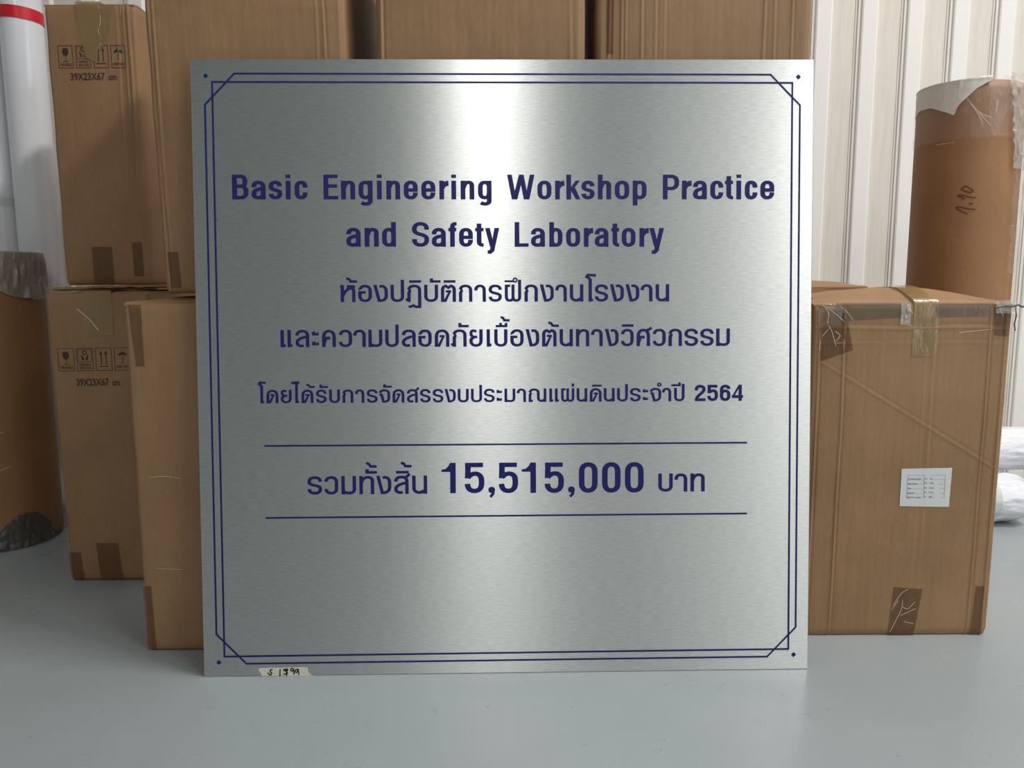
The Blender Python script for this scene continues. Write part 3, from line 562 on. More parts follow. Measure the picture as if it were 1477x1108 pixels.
# ------------------------------------------------------------------ cardboard boxes
def make_box(label, x, y, z, w_, d, h, mat=CB, bulge=.004, creases=(), seed=1, nx=170, nzv=90, yaw=0, lean=0, r=.008, topbow=.008, group=None, detail=True, slump=0, edge_h=.045):
    """x,y,z = front left bottom corner.  creases: ('v', s, amp, width) ('h', z, amp, width) ('d', s0, z0, s1, z1, amp, width)"""
    root = empty('cardboard_box', (x, y, z), (0, rad(lean), rad(yaw)))
    tag(root, label, 'box', group)
    def disp(s, zz):                     # outward bulge and creases of the front face
        u = min(1, max(0, s / w_)); v = min(1, max(0, zz / h))
        q = bulge * (4 * u * (1 - u)) ** .7 * (4 * v * (1 - v)) ** .6
        q += .0014 * nz3(s * 7 + seed * 3.1, zz * 5, seed) + .0006 * nz3(s * 30, zz * 18, seed * 2.3)
        q += .0003 * nz3(s * 110 + seed, zz * 6, seed)
        for c in creases:
            if c[0] == 'v': t = s - c[1] - .0022 * nz3(zz * 5, c[1] * 40, seed); A, wd = c[2], c[3]
            elif c[0] == 'h': t = zz - c[1] - .0025 * nz3(s * 9, c[1] * 30, seed); A, wd = c[2], c[3]
            else:
                ex, ez = c[3] - c[1], c[4] - c[2]; l = math.hypot(ex, ez)
                k = ((s - c[1]) * ex + (zz - c[2]) * ez) / (l * l)
                t = ((zz - c[2]) * ex - (s - c[1]) * ez) / l; A, wd = (c[5] if 0 <= k <= 1 else 0), c[6]
            if abs(t) < 4 * wd:
                A *= 1.05 + .8 * nz3(zz * 4 + c[1] * 9, s * 4, seed * 5.7)
                q += A * (math.exp(-(t / wd) ** 2) - .7 * math.exp(-((t - 1.7 * wd) / wd) ** 2))
        return q
    root_disp = disp
    # perimeter samples (x, y, nx, ny, is_front)
    per = []
    def lin_(a, b2, n_, nrm, fr):
        for i in range(n_): t = i / n_; per.append((a[0] + (b2[0] - a[0]) * t, a[1] + (b2[1] - a[1]) * t, nrm[0], nrm[1], fr))
    def cor(cx, cy, a0):
        for i in range(4): a = rad(a0 + 90 * i / 4); per.append((cx + r * math.cos(a), cy + r * math.sin(a), math.cos(a), math.sin(a), 0))
    ns = 26 if detail else 6
    lin_((r, 0), (w_ - r, 0), nx, (0, -1), 1); cor(w_ - r, r, -90)
    lin_((w_, r), (w_, d - r), ns, (1, 0), 2); cor(w_ - r, d - r, 0)
    lin_((w_ - r, d), (r, d), 8, (0, 1), 3); cor(r, d - r, 90)
    lin_((0, d - r), (0, r), ns, (-1, 0), 2); cor(r, r, 180)
    np_ = len(per); V = []
    for j in range(nzv + 1):
        zz = h * j / nzv; v = zz / h
        ins = .004 * max(0, 1 - zz / .012) + .003 * max(0, 1 - (h - zz) / .010)   # softened top and bottom rim
        for px_, py_, nx_, ny_, fr in per:
            if fr == 1: q = disp(px_, zz)
            elif fr == 2: q = bulge * .7 * math.sin(PI * min(1, max(0, py_ / d))) * math.sin(PI * v) + .0012 * nz3(py_ * 8, zz * 5, seed * 7)
            elif fr == 3: q = 0
            else: q = .0013 * nz3(px_ * 20, zz * 14, seed * 1.7) - .001
            q -= ins
            V.append((px_ + nx_ * q, py_ + ny_ * q, zz + (slump * math.sin(px_ * 9 + 1) * v * .5 if fr == 1 else 0)))
    F = grid_faces(np_, nzv + 1, wrap=True)
    F.append(tuple(range(np_))[::-1])
    mesh('body', V, F, mat, root, smooth=True)
    # two top flaps meeting over the middle of the box
    nfx, nfy, th = (34 if detail else 10), 8, .0035
    for side in (0, 1):
        Vf = []
        for lay in (0, 1):
            for j in range(nfy + 1):
                for i in range(nfx + 1):
                    u = i / nfx; v = j / nfy
                    yy = .002 + (d / 2 - .003) * v if side == 0 else d - .002 - (d / 2 - .003) * v
                    zz = h - .001 + topbow * math.sin(PI * u) ** .6 * math.sin(v * PI / 2) + .0025 * nz3(u * 5 + seed, v * 3, side * 5 + seed)
                    if j == 0: zz = h - .004
                    q = -.5 * max(0, -disp(w_ * u, h)) if side == 0 else 0
                    Vf.append((.002 + (w_ - .004) * u, yy + q, zz + lay * th))
        n1 = (nfx + 1) * (nfy + 1); Ff = grid_faces(nfx + 1, nfy + 1, n1) + [f[::-1] for f in grid_faces(nfx + 1, nfy + 1)]
        ring = [i for i in range(nfx + 1)] + [j * (nfx + 1) + nfx for j in range(1, nfy + 1)] + [nfy * (nfx + 1) + i for i in range(nfx - 1, -1, -1)] + [j * (nfx + 1) for j in range(nfy - 1, 0, -1)]
        Ff += [(ring[i], ring[(i + 1) % len(ring)], ring[(i + 1) % len(ring)] + n1, ring[i] + n1) for i in range(len(ring))]
        if side: Ff = [f[::-1] for f in Ff]
        mesh('flap', Vf, Ff, mat, root, smooth=False)
    root['h'] = h
    del root['h']
    return root, disp
def on_front(name, poly, disp, mat, root, off=.0007, nu=10, nv=10, label=None):
    """a piece of film or paper stuck to the front face; poly = 4 corners (s,z) BL BR TR TL"""
    V = []; (a, b2, c, d) = [Vector(p) for p in poly]
    for j in range(nv + 1):
        for i in range(nu + 1):
            u, v = i / nu, j / nv
            p = (a * (1 - u) + b2 * u) * (1 - v) + (d * (1 - u) + c * u) * v
            V.append((p.x, -disp(p.x, p.y) - off, p.y))
    o = mesh(name, V, grid_faces(nu + 1, nv + 1), mat, root, smooth=True)
    if label: o['label'] = label
    return o
def over_top(name, s0, s1, zlow, depth, disp, h, mat, root, topbow=.008, sk=0, w_=.38, d=.23, label=None):
    """tape that comes down the front and runs back over the top"""
    V = []; rows = []
    n1, n2, nu = 10, 8, 8
    for i in range(n1 + 1): t = i / n1; rows.append(('f', zlow + (h - .002 - zlow) * t))
    for i in range(n2 + 1): rows.append(('t', .001 + depth * i / n2))
    for k, t in rows:
        for i in range(nu + 1):
            u = i / nu; s = s0 + (s1 - s0) * u
            if k == 'f': V.append((s + sk * (h - t), -disp(s, t) - .0009, t))
            else:
                v = min(1, t / (d / 2)); V.append((s, t - .002, h + .0045 + topbow * math.sin(PI * min(1, max(0, s / w_))) ** .6 * math.sin(v * PI / 2) + .0008 + .0025 * max(0, v)))
    o = mesh(name, V, grid_faces(nu + 1, len(rows)), mat, root, smooth=True)
    if label: o['label'] = label
    return o
def wrinkle_glint(lines, disp, root, wd=.0009, mat=None, name='tape_wrinkle_glint', off=.0014):  # pale highlight strips painted along wrinkles and creases
    for ln in lines:
        g = Pen(); g.box(0, 0, 1, 1, wd, wd, 1); P = ln if len(ln) < 3 else smooth(ln)
        g.ribbon(P); mesh(name, [(x, -disp(x, y) - off, y) for x, y in g.V], g.F, mat or WRINKLE_GLINT, root)
def text2d(body, size, sx=1.0):
    c = bpy.data.curves.new('t', 'FONT'); c.body = body; c.size = size; c.resolution_u = 3; c.offset = .022
    o = bpy.data.objects.new('t', c); COL.objects.link(o); bpy.context.view_layer.update()
    me = bpy.data.meshes.new_from_object(o.evaluated_get(bpy.context.evaluated_depsgraph_get()))
    V = [(v.co.x * sx, v.co.y) for v in me.vertices]; F = [tuple(p.vertices) for p in me.polygons]
    bpy.data.objects.remove(o); bpy.data.curves.remove(c); bpy.data.meshes.remove(me)
    return V, F
def shipping_print(root, disp, s0, zt, fw, fh, pitch, txt_s, txt_z, txt_w, txt_h):
    g = Pen()
    def frame(x, y, w_, h_, t=.0012):
        g.box(0, 0, 1, 1, t, t, 1); g.rect(x, y, x + w_, y + t); g.rect(x, y + h_ - t, x + w_, y + h_); g.rect(x, y, x + t, y + h_); g.rect(x + w_ - t, y, x + w_, y + h_)
    parts = []
    for k in range(4):
        g.V = []; g.F = []; parts.append(g)
        x = s0 + k * pitch; y = zt - fh; frame(x, y, fw, fh); cx = x + fw / 2
        g.box(0, 0, 1, 1, .0012, .0012, 1)
        if k == 0:      # wine glass
            g.poly([(cx - .006, y + .044), (cx - .0075, y + .034), (cx - .003, y + .027), (cx + .003, y + .027), (cx + .0075, y + .034), (cx + .006, y + .044)][::-1])
            g.rect(cx - .0007, y + .016, cx + .0007, y + .028); g.rect(cx - .006, y + .0145, cx + .006, y + .016)
        if k == 1:      # parcel held by two hands, in a double frame
            frame(x + .003, y + .020, fw - .006, fh - .023, .001)
            g.ribbon(arc(cx, y + .041, .004, .004, 0, 350, 12, 2), .002, .002, closed=True)
            g.poly([(cx - .009, y + .036), (cx - .007, y + .036), (cx - .002, y + .029), (cx - .002, y + .024), (cx - .0055, y + .024)][::-1])
            g.poly([(cx + .009, y + .036), (cx + .007, y + .036), (cx + .002, y + .029), (cx + .002, y + .024), (cx + .0055, y + .024)])
        if k == 2:      # two arrows up
            for q in (-.0055, .0055):
                g.rect(cx + q - .001, y + .014, cx + q + .001, y + .040); g.poly([(cx + q - .0032, y + .037), (cx + q + .0032, y + .037), (cx + q, y + .046)])
            g.rect(cx - .011, y + .009, cx + .011, y + .011)
        if k == 3:      # umbrella
            P = arc(cx, y + .033, .010, .009, 0, 180, 10, 2); g.poly(P + [(cx, y + .036)])
            g.rect(cx - .0006, y + .018, cx + .0006, y + .034); g.ribbon([(cx, y + .019), (cx - .0018, y + .0165), (cx - .0036, y + .019)])
            for q in (-.005, .003): g.ribbon([(cx + q, y + .047), (cx + q + .004, y + .044)], .0006, .0006)
        parts[k] = (list(g.V), list(g.F))
    def add(k, body, x, y, w_, h_):
        VV, FF = parts[k]
        V, F = text2d(body, 1.0)
        ax = [v[0] for v in V]; ay = [v[1] for v in V]; kx = w_ / (max(ax) - min(ax)); ky = h_ / (max(ay) - min(ay)); n = len(VV)
        VV.extend([(x + (v[0] - min(ax)) * kx, y + (v[1] - min(ay)) * ky) for v in V]); FF.extend([tuple(n + i for i in f) for f in F])
    add(0, 'FRAGILE', s0 + .005, zt - fh + .005, fw - .009, .006)
    add(1, 'HANDLE', s0 + pitch + .006, zt - fh + .0115, fw - .012, .0055); add(1, 'WITH CARE', s0 + pitch + .005, zt - fh + .004, fw - .010, .005)
    add(3, 'KEEP DRY', s0 + 3 * pitch + .004, zt - fh + .006, fw - .008, .0055)
    parts.append(([], [])); add(4, '39X23X67', txt_s, txt_z, txt_w, txt_h)
    parts.append(([], [])); add(5, 'cm', txt_s + txt_w * 1.10, txt_z, txt_w * .24, txt_h * .62)
    for (VV, FF), nm in zip(parts, ['printed_pictogram'] * 4 + ['printed_size'] * 2):
        mesh(nm, [(x, -disp(x, y) - .0005, y) for x, y in VV], FF, INK, root)

# A: lower left box standing behind, 23 x 67 cm side to the front
AY = 1.749
Axl = at_depth(68, 430, AY).x
A, dA = make_box('tall box on the floor under the far left upper box, with 39X23X67 print', Axl, AY, 0, .232, .38, .67, CB, .003, [('v', .006, .0018, .003), ('h', .655, .001, .003), ('h', .08, .0006, .004)], 3, lean=-.55, topbow=.006, nx=80)
shipping_print(A, dA, .019, .548, .037, .052, .0425, .057, .462, .073, .0165)
over_top('packing_tape', .088, .150, .575, .1, dA, .67, TAPE_OLIVE, A, .006, w_=.232, d=.38)
on_front('packing_tape', ((.088, .575), (.150, .575), (.150, .60), (.086, .60)), dA, TAPE_OLIVE, A, .0012)
on_front('packing_tape', ((.004, .003), (.034, .003), (.030, .07), (.0, .07)), dA, TAPE, A)
on_front('packing_tape', ((.072, .003), (.125, .003), (.120, .092), (.067, .092)), dA, TAPE, A)
wrinkle_glint([[(.072, .636), (.098, .612), (.116, .588)]], dA, A, .0018, name='tape_wrinkle_glint')
# a loose lid flap poking out at the top left of A
def crumpled(x0, x1, y0, y1, z, th, sd, mat):
    V = []; nu, nv = 24, 8
    for lay in (0, 1):
        for j in range(nv + 1):
            for i in range(nu + 1):
                u, v = i / nu, j / nv
                V.append((x0 + (x1 - x0) * u, y0 + (y1 - y0) * v + .004 * nz3(u * 6, sd, 0), z + lay * th + .0025 * nz3(u * 7 + sd, v * 4, 2)))
    n1 = (nu + 1) * (nv + 1); F = grid_faces(nu + 1, nv + 1, n1) + [f[::-1] for f in grid_faces(nu + 1, nv + 1)]
    ring = list(range(nu + 1)) + [j * (nu + 1) + nu for j in range(1, nv + 1)] + [nv * (nu + 1) + i for i in range(nu - 1, -1, -1)] + [j * (nu + 1) for j in range(nv - 1, 0, -1)]
    F += [(ring[i], ring[(i + 1) % len(ring)], ring[(i + 1) % len(ring)] + n1, ring[i] + n1) for i in range(len(ring))]
    mesh('loose_flap', V, F, mat, A)
crumpled(-.004, .238, .04, .37, .6755, .0045, 9, CB_LIFTED)
crumpled(-.008, .13, .035, .37, .6795, .004, 1, CB_LIFTED)
crumpled(.085, .236, .025, .37, .682, .004, 4, CB)
# B: upper left box
BY = 1.874
Bx = at_depth(64, 30, BY).x
B, dB = make_box('upper box at far left, taped top and 39X23X67 print, beside white pipes', Bx, BY, .6882, .208, .35, .635, CB_LIFTED, .003, [('v', .192, .0022, .003), ('v', .182, .0012, .0025), ('v', .165, .0008, .003)], 5, lean=-.1, topbow=.004, nx=90)
shipping_print(B, dB, .027, .545, .034, .050, .0405, .052, .468, .079, .0165)
on_front('packing_tape', ((.090, .520), (.118, .505), (.128, .634), (.074, .634)), dB, TAPE_OLIVE, B, .0016, label='olive torn packing tape')
on_front('packing_tape', ((.118, .532), (.136, .545), (.160, .634), (.120, .634)), dB, TAPE_OLIVE, B, .0014)
over_top('packing_tape', .074, .13, .60, .1, dB, .635, TAPE_OLIVE, B, .004, w_=.208, d=.35)
on_front('packing_tape', ((.070, .004), (.118, .004), (.118, .09), (.070, .09)), dB, TAPE, B)
on_front('packing_tape', ((.166, .02), (.190, .02), (.190, .10), (.166, .10)), dB, TAPE, B)
wrinkle_glint([[(.127, .634), (.131, .60), (.124, .575), (.130, .556), (.119, .534), (.114, .508)], [(.090, .522), (.104, .516), (.116, .506)], [(.180, .634), (.176, .61)]], dB, B, .0012)
# C: lower left front box
CY = 1.399
Cx = at_depth(176, 440, CY).x
C_, dC = make_box('lower box standing on the floor beside the sign, left of it', Cx, CY, 0, .384, .23, .658, CB, .004, [('h', .612, .0018, .003), ('h', .600, .0008, .003), ('v', .004, .001, .003), ('h', .40, .0009, .002), ('h', .34, .0006, .002), ('h', .17, .0006, .003)], 8, topbow=.012)
on_front('packing_tape', ((.018, .545), (.034, .545), (.034, .656), (.010, .656)), dC, TAPE, C_)
on_front('packing_tape', ((.004, .003), (.020, .003), (.018, .13), (.002, .13)), dC, TAPE, C_)
wrinkle_glint([[(.03, .34), (.06, .342), (.09, .338)], [(.03, .165), (.08, .163)]], dC, C_, .0006)
# hidden lower boxes that carry the upper row
Fx0 = at_depth(541, 40, 1.434).x; Fx1 = at_depth(843, 40, 1.434).x
Gx0 = at_depth(860, 40, 1.442).x; Gx1 = at_depth(1170, 60, 1.442).x
Ex0 = at_depth(232, 330, 1.428).x; Ex1 = at_depth(508, 200, 1.428).x
Dx1 = at_depth(1463, 445, 1.452).x
Dx0 = Dx1 - .375
lo = [(Cx + .384 + .008, .125), (.133, Dx0 - .008)]
for (xa, xb), lb in zip(lo, ('box hidden behind the left half of the sign', 'box hidden behind the right half of the sign')):
    make_box(lb, xa, 1.425, 0, xb - xa, .23, .664, CB, .002, [], 11, nx=20, nzv=12, detail=False, topbow=.002)
# E F G: the upper row
E_, dE = make_box('first upper box above the sign, leftmost of the three, edges creased', Ex0, 1.428, .675, Ex1 - Ex0, .37, .67, CB, .004, [('v', .006, .0022, .0025), ('v', .016, .001, .002), ('h', .49, .0010, .002), ('h', .505, .0006, .002), ('h', .40, .0010, .002), ('h', .345, .0006, .002), ('v', .30, .0009, .002), ('v', .312, .0014, .0018)], 13, lean=-.75)
on_front('packing_tape', ((.012, .01), (.032, .01), (.030, .075), (.010, .075)), dE, TAPE, E_)
F_, dF = make_box('middle upper box above the sign, with a dark gap on each side', Fx0, 1.434, .672, Fx1 - Fx0, .37, .67, CB, .003, [('v', .012, .0022, .0022), ('v', .34, .0008, .003)], 17)
G_, dG = make_box('right upper box above the sign, covered in vertical creases', Gx0, 1.442, .672, Gx1 - Gx0, .24, .67, CB, .004, [('v', .022, .0018, .002), ('v', .045, .0024, .0018), ('v', .052, .001, .0015), ('v', .080, .0014, .002), ('v', .104, .0012, .0022), ('v', .295, .0016, .002), ('v', .313, .0012, .002), ('v', .345, .0015, .0018), ('v', .12, .0008, .002)], 19)
on_front('packing_tape', ((.018, .42), (.030, .42), (.030, .668), (.018, .668)), dG, TAPE, G_)
# D: right box
def dpx(px, py):        # survey of the front of this box
    p = at_depth(px, py, 1.449); return (p.x - Dx0, p.z)
D_, dD = make_box('large box right of the sign with white label and diagonal crease', Dx0, 1.452, 0, .375, .23, .650, CB, .004,
                  [('v', .015, .0022, .0022), ('v', .062, .0018, .002), ('v', .333, .0020, .002), ('v', .362, .0022, .0022), ('v', .23, .0004, .003), ('h', .606, .0014, .0025), ('d', *dpx(1182, 520), *dpx(1452, 686), .0013, .0017), ('h', .578, .0008, .002), ('v', .215, .0003, .003)], 23, nx=190, nzv=200, topbow=.027)
on_front('packing_tape', (dpx(1183, 522), dpx(1231, 505), dpx(1221, 452), dpx(1183, 440)), dD, TAPE, D_)
on_front('packing_tape', (dpx(1434, 484), dpx(1455, 486), dpx(1460, 440), dpx(1436, 440)), dD, TAPE, D_)
on_front('packing_tape', (dpx(1206, 464), dpx(1312, 458), dpx(1312, 437), dpx(1206, 437)), dD, TAPE_GREY, D_)
on_front('packing_tape', (dpx(1351, 458), dpx(1433, 456), dpx(1434, 437), dpx(1351, 437)), dD, TAPE_GREY, D_)
on_front('packing_tape', (dpx(1280, 919), dpx(1318, 919), dpx(1331, 850), dpx(1289, 847)), dD, TAPE, D_, nv=14)
on_front('packing_tape', (dpx(1399, 918), dpx(1414, 918), dpx(1420, 846), dpx(1408, 846)), dD, TAPE, D_)
a_ = dpx(1313, 514); b2 = dpx(1348, 514)
over_top('packing_tape', a_[0] + .002, b2[0] + .002, a_[1], .11, dD, .650, TAPE_OLIVE, D_, .027, w_=.375, label='olive packing tape over the top edge')
wrinkle_glint([[dpx(*p) for p in l] for l in ([(1188, 440), (1196, 452), (1194, 466), (1200, 478), (1206, 500)], [(1192, 442), (1205, 452), (1218, 464)], [(1196, 474), (1184, 490), (1182, 505)], [(1205, 478), (1212, 484), (1206, 492)],
         [(1182, 445), (1182, 470)], [(1303, 468), (1316, 470)], [(1310, 440), (1316, 452)], [(1440, 442), (1448, 456)], [(1450, 440), (1456, 452)],
         [(1302, 866), (1300, 880), (1292, 896), (1284, 912)], [(1302, 876), (1310, 878), (1320, 868)], [(1299, 888), (1321, 878)], [(1304, 897), (1318, 900)], [(1288, 874), (1300, 856), (1310, 850)], [(1286, 880), (1296, 866)])], dD, D_, .0009)
for q in ((1436, 452, 1468, 433, 1), (1298, 468, 1314, 437, 2), (1184, 470, 1216, 437, 3)):      # bunched clear tape at the corners
    a_, b2 = dpx(q[0], q[1]), dpx(q[2], q[3]); V = []
    for j in range(15):
        for i in range(15):
            x = a_[0] + (b2[0] - a_[0]) * i / 14; z = a_[1] + (b2[1] - a_[1]) * j / 14
            V.append((x, -dD(x, z) - .002 - .005 * abs(nz3(x * 90, z * 120, q[4])), z))
    mesh('clear_tape', V, grid_faces(15, 15), CLEAR if q[4] == 3 else MILKY, D_, smooth=True)
def strand(P, r_, mat, parent, name='tape_tail'):
    cu = bpy.data.curves.new(name, 'CURVE'); cu.dimensions = '3D'; cu.bevel_depth = r_; cu.bevel_resolution = 2
    sp_ = cu.splines.new('POLY'); sp_.points.add(len(P) - 1)
    for pt, c in zip(sp_.points, P): pt.co = (*c, 1)
    o = bpy.data.objects.new(name, cu); COL.objects.link(o); bpy.context.view_layer.update()
    me = bpy.data.meshes.new_from_object(o.evaluated_get(bpy.context.evaluated_depsgraph_get())); bpy.data.objects.remove(o)
    me.materials.clear(); me.materials.append(mat); o = bpy.data.objects.new(name, me); COL.objects.link(o); o.parent = parent; return o
TAIL = plain('dirty_twisted_tape', RGB(92, 88, 74), .35)
strand([(.335, -.006, .643), (.352, -.009, .647), (.366, -.006, .645), (.380, -.002, .648), (.390, .0, .644), (.402, .004, .647), (.415, .006, .650)], .0020, TAIL, D_)
strand([(.374, -.003, .646), (.379, -.002, .628), (.376, -.002, .612), (.379, -.002, .600)], .0011, TAIL, D_)
wrinkle_glint([[dpx(1384, 480), dpx(1400, 478), dpx(1432, 475)], [dpx(1212, 442), dpx(1222, 450), dpx(1231, 462)]], dD, D_, .0008)
lab = on_front('paper_label', (dpx(1297, 730), dpx(1368, 731), dpx(1373, 674.5), dpx(1300, 676)), dD, PAPER, D_, .0010, label='white paper label printed with a small table')
# print on the label: table rules and tiny words
g = Pen(); g.box(0, 0, 1, 1, .0005, .0005, 1)
def lp(x, y): return dpx(1280 + x / 13.43, 660 + y / 13.43)
for y_ in (345, 430, 520, 605, 700, 785): g.ribbon([lp(385 - (y_ - 345) * .04, y_), lp(1110 - (y_ - 345) * .04, y_ - 12)], .0005, .0005)
g.ribbon([lp(385, 345), lp(362, 785)]); g.ribbon([lp(1112, 335), lp(1088, 775)]); g.ribbon([lp(705, 340), lp(690, 780)])
VV, FF = list(g.V), list(g.F)
for body, x, y, x2, h_ in (('Product Body', 390, 420, 640, 26), ('Polo Cap', 715, 418, 850, 26), ('Item Name', 385, 512, 570, 26), ('Faith Lath', 700, 500, 880, 26), ('Size', 385, 600, 450, 24), ('Standard', 700, 592, 880, 24), ('Design', 375, 690, 520, 24), ('Double Fix', 695, 678, 880, 24), ('Serial No number', 365, 775, 640, 24), ('1.0.0.0.06', 675, 765, 850, 24)):
    V, F = text2d(body, 1.0); mx = max(v[0] for v in V); my = max(v[1] for v in V); n = len(VV)
    VV += [lp(x + (x2 - x) * v[0] / mx, y - h_ * v[1] / my) for v in V]; FF += [tuple(n + i for i in f) for f in F]
mesh('label_print', [(x, -dD(x, y) - .0014, y) for x, y in VV], FF, LABEL_INK, lab)
# box behind D
D2x = at_depth(1264, 410, 1.70).x
make_box('low box standing behind the large right box, only its top edge seen', D2x - .40, 1.70, 0, .39, .24, .679, CB, .002, [], 29, nx=40, nzv=20, detail=False, topbow=.016, yaw=1.5)

# ------------------------------------------------------------------ rolls and pipes
def cyl(name, R, z0, z1, mat, parent, nr=64, nzz=40, f=None, cap=True, rim=0):
    V = []
    for j in range(nzz + 1):
        z = z0 + (z1 - z0) * j / nzz
        for i in range(nr):
            a = 2 * PI * i / nr; q = (f(a, z) if f else 0) - rim * (max(0, 1 - (z - z0) / .012) + max(0, 1 - (z1 - z) / .012))
            V.append(((R + q) * math.cos(a), (R + q) * math.sin(a), z))
    F = grid_faces(nr, nzz + 1, wrap=True)
    if cap: F += [tuple(range(nr))[::-1], tuple(nzz * nr + i for i in range(nr))]
    return mesh(name, V, F, mat, parent, smooth=True)
def patch(name, R, pts_fn, mat, parent, off, nu=24, nv=16, wob=.002, label=None, seed=0, fq=(9, 40)):
    """film stuck round a roll; pts_fn(u,v) -> angle (deg, -90 = towards the viewer), z"""
    V = []
    for j in range(nv + 1):
        for i in range(nu + 1):
            a, z = pts_fn(i / nu, j / nv); a = rad(a); q = R + off + wob * abs(nz3(a * fq[0] + seed, z * fq[1], seed)) * 2
            V.append((q * math.cos(a), q * math.sin(a), z))
    o = mesh(name, V, grid_faces(nu + 1, nv + 1), mat, parent, smooth=True)
    if label: o['label'] = label
    return o
TUBE = cardboard('brown_roll_card', RGB(150, 108, 72))
# right tall roll
RY = 1.88; rc = at_depth(1400, 128, RY); RR = .109
rr_ = empty('paper_roll', (rc.x, RY, 0)); tag(rr_, 'tall brown card roll marked 1.10 standing behind the right box', 'roll')
RH = rc.z - .004
def fr(a, z):
    q = .0012 * nz3(a * 2, z * 3, 4)
    dg_ = math.degrees(a) - 360 if a > PI else math.degrees(a)
    for c0, A, wd in ((-34, .0035, 2.0), (-26, .003, 2.2), (-17, .0025, 2.5), (-42, .002, 1.6)):
        t = (dg_ - c0 - 2 * nz3(z * 4, c0, 1)) / wd; q += A * (math.exp(-t * t) - .8 * math.exp(-(t - 1.8) ** 2))
    return q
cyl('roll_body', RR, 0, RH, TUBE, rr_, 180, 60, fr, rim=.006)
cyl('roll_core', .03, RH - .02, RH + .003, CB_LIFTED, rr_, 24, 2)
o = cyl('stretch_film', RR + .004, RH - .125, RH + .006, CLEAR, rr_, 110, 22, lambda a, z: .004 * nz3(a * 7, z * 45, 2) + .003 * nz3(a * 16, z * 20, 9) - .0012, cap=True); o['label'] = 'clear crumpled stretch film over the roll end'
def interp(u, T):
    for (a, x), (b2, y) in zip(T, T[1:]):
        if u <= b2: return x + (y - x) * (u - a) / max(1e-6, b2 - a)
    return T[-1][1]
def pw(u, v):
    low = RH - interp(u, [(0, .062), (.14, .050), (.2, .045), (.4, .046), (.60, .064), (.665, .072), (.69, .054), (.75, .040), (.86, .018), (1, .002)])
    return -206 + 108 * u, low * (1 - v) + (RH + .004) * v
patch('white_paper_patch', RR, pw, TORN, rr_, .0018, 70, 8, .0012, 'torn white paper on the roll end', 3)
V = [(0, 0, RH + .006)]; nn = 30
for i in range(nn + 1): a = rad(-206 + 108 * i / nn); V.append(((RR - .012) * math.cos(a), (RR - .012) * math.sin(a), RH + .006 + .002 * nz3(i * .7, 1, 1)))
for i in range(nn + 1): a = rad(-206 + 108 * i / nn); V.append(((RR + .003) * math.cos(a), (RR + .003) * math.sin(a), RH + .001))
mesh('white_paper_patch', V, [(0, i + 1, i + 2) for i in range(nn)] + [(i + 1, nn + 2 + i, nn + 3 + i, i + 2) for i in range(nn)], TORN, rr_)
patch('stretch_film', RR, lambda u, v: (-100 + 34 * u, RH + .008 - (.10 + .03 * math.sin(u * 7)) * (1 - v)), CLEAR, rr_, .005, 40, 30, .004, seed=5)
patch('stretch_film', RR, lambda u, v: (-82 + 16 * (1 - v) ** .7 + 4 * nz3(v * 9, 1, 5) + (52 - 16 * (1 - v)) * u, RH + .010 - .20 * (1 - v)), MILKY, rr_, .006, 40, 60, .006, seed=8)  # whitened film strip painting the wrap's bright vertical highlight
patch('stretch_film', RR, lambda u, v: (-64 + 5 * nz3(v * 12, 2, 5) + 26 * u, RH - .08 - .34 * (1 - v)), CLEAR, rr_, .008, 24, 60, .006, seed=9)
def on_roll(name, lines, R, mat, parent, cx, cz, k, wd, off=.0014):
    for ln in lines:
        g = Pen(); g.box(0, 0, 1, 1, wd, wd, 1); g.ribbon(ln if len(ln) < 3 else smooth(ln))
        V = []
        for x, y in g.V:
            a = rad(-90) + x / R; V.append(((R + off) * math.cos(a), (R + off) * math.sin(a), y))
        mesh(name, V, g.F, mat, parent)
hw = at_depth(1397, 290, RY - RR); k_ = (RY - RR) / F_PX * .95
def hp(x, y):
    p = at_depth(1380 + x / 13.85, 240 + y / 13.85, RY - RR * .99); return (math.asin(max(-.99, min(.99, (p.x - rc.x) / RR))) * RR, p.z)
on_roll('pen_stroke', [[hp(*p) for p in l] for l in ([(255, 940), (180, 900), (85, 810), (150, 800), (240, 835), (385, 860)], [(285, 730), (345, 752)], [(225, 645), (175, 610), (115, 560), (200, 570), (290, 605), (400, 625)], [(185, 440), (230, 385), (290, 420), (350, 480), (320, 515), (260, 500), (200, 465), (178, 430), (200, 392)])], RR, RED_PEN, rr_, 0, 0, 1, .0026)
def rw(x, y): p = at_depth(1300 + x / 7.915, 100 + y / 7.915, RY - RR); return (math.asin(max(-.98, min(.98, (p.x - rc.x) / RR))) * RR, p.z)
on_roll('film_wrinkle_glint', [[rw(*p) for p in l] for l in ([(800, 310), (860, 420), (930, 530), (1010, 635)], [(900, 480), (960, 530), (1010, 540)], [(830, 380), (900, 520), (935, 640)], [(570, 815), (690, 810)], [(1100, 240), (1130, 300)], [(1090, 350), (1070, 480)])], RR, WRINKLE_GLINT, rr_, 0, 0, 1, .0011, .004)

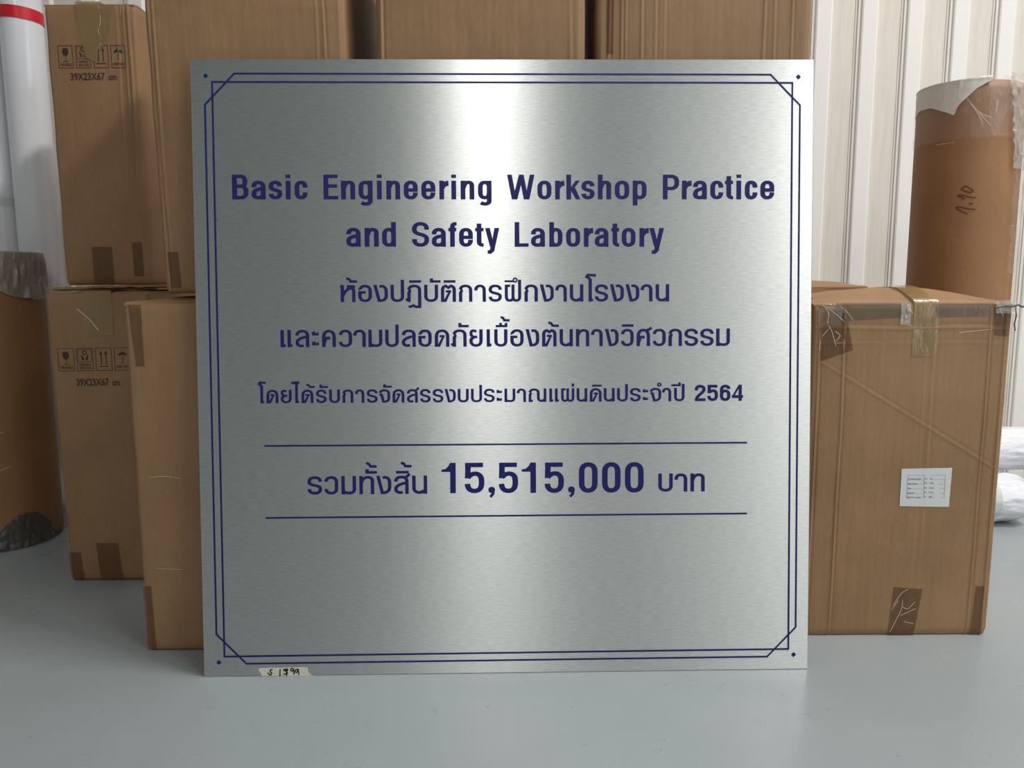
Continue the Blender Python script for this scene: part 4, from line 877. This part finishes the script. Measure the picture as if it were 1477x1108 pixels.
# left roll
LY = 2.07; lx = -1.4045; LR = .1475; LH = at_depth(20, 366, LY).z
lr = empty('paper_roll', (lx, LY, 0)); tag(lr, 'short wide brown card roll with grey plastic over its top, far left', 'roll')
cyl('roll_body', LR, 0, LH - .004, cardboard('dark_roll_card', RGB(136, 98, 62)), lr, 120, 40, lambda a, z: .0015 * nz3(a * 3, z * 4, 6) + .0006 * nz3(a * 14, z * 20, 6), rim=.005)
def lt(u, v):
    a = -150 + 200 * u; low = LH - .10 - .022 * math.sin(u * 11) - .015 * nz3(u * 8, 1, 1)
    return a, low * (1 - v) + (LH + .001) * v
patch('plastic_wrap', LR, lt, HAZY, lr, .002, 120, 40, .007, 'crumpled grey plastic over the roll end', 4, (11, 13))
cyl('plastic_wrap', LR + .003, LH - .012, LH + .004, HAZY, lr, 90, 4, lambda a, z: .003 * nz3(a * 12, z * 50, 2), cap=True)
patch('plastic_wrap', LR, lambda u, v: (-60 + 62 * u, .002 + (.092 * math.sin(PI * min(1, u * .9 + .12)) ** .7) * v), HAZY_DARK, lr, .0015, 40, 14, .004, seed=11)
patch('plastic_wrap', LR, lambda u, v: (-170 + 165 * u, .002 + .016 * v), CLEAR, lr, .0025, 60, 4, .003, seed=12)
on_roll('film_wrinkle_glint', [[(.03, .205), (.06, .212), (.085, .214), (.12, .224)], [(-.02, .30), (.06, .305), (.11, .315)], [(-.02, .29), (.05, .292)], [(.05, .207), (.066, .2)]], LR, WRINKLE_GLINT, lr, 0, 0, 1, .0010, .002)

# white pipes behind the left roll
PY = 2.33
def pipe(px_r, R, label, y, ht, band=True, tape_band=False):
    xr = at_depth(px_r[0], px_r[1], y).x; cx = xr - R
    t = empty('white_pipe', (cx, y, 0)); tag(t, label, 'pipe')
    cyl('pipe_body', R, 0, ht, WHITE_VINYL, t, 72, 30, lambda a, z: .0006 * nz3(a * 3, z * 2, cx), rim=.002)
    zc = at_depth(30, 15, y - R).z
    if band:
        h2 = .033; V = []
        for j in range(5):
            for i in range(72):
                a = 2 * PI * i / 72; q = R + .0018 + .0006 * nz3(a * 4, j, 3)
                V.append((q * math.cos(a), q * math.sin(a), zc - h2 / 2 + h2 * j / 4 - .004 * math.cos(a)))
        mesh('red_band', V, grid_faces(72, 5, wrap=True), RED, t, smooth=True)['label'] = 'red tape band'
    if tape_band: 
        zz = at_depth(25, 290, y - R).z; cyl('clear_tape_band', R + .0012, zz - .012, zz + .012, plain('pale_grey_tape', RGB(205, 206, 208), .3), t, 72, 2, cap=False)
    return t, cx
t1, cx1 = pipe((66, 120), .0555, 'white pipe with red band, touching the far left boxes', PY, 1.62)
t2, cx2 = pipe((11, 120), .0555, 'white pipe with red band cut by the left edge of the photo', PY + .012, 1.60, True, True)
t2.location.x = cx1 - .1165

# white wrapped bundles lying on the floor at the right
def bundle(label, px_end, py_c, y, R, length, z, seed, ends=1):
    xe = at_depth(px_end, py_c, y).x
    t = empty('wrapped_roll', (xe, y, z), (0, rad(-90), 0)); tag(t, label, 'roll')
    f = lambda a, zz: .006 * nz3(a * 3 + seed, zz * 9, seed) + .003 * nz3(a * 7, zz * 25, seed) - .016 * max(0, 1 - zz / .05) ** 2 - .016 * max(0, 1 - (length - zz) / .05) ** 2
    cyl('bubble_wrap', R, 0, length, WRAP_WHITE, t, 72, 60, f)
    for q, wd in ((.10, .024), (length - .12, .024)):
        cyl('clear_tape_band', R + .003, q, q + wd, PAPER, t, 60, 3, lambda a, zz: f(a, zz), cap=False)
    return t
bundle('white wrapped roll lying on the floor behind the right box', 1473, 725, 2.17, .069, .44, .071, 2)
bundle('white wrapped roll on the floor, farthest right and cut by the photo edge', 1620, 725, 2.19, .069, .245, .071, 5)
bundle('white wrapped roll lying on top of the two floor rolls', 1560, 660, 2.22, .060, .50, .204, 8)
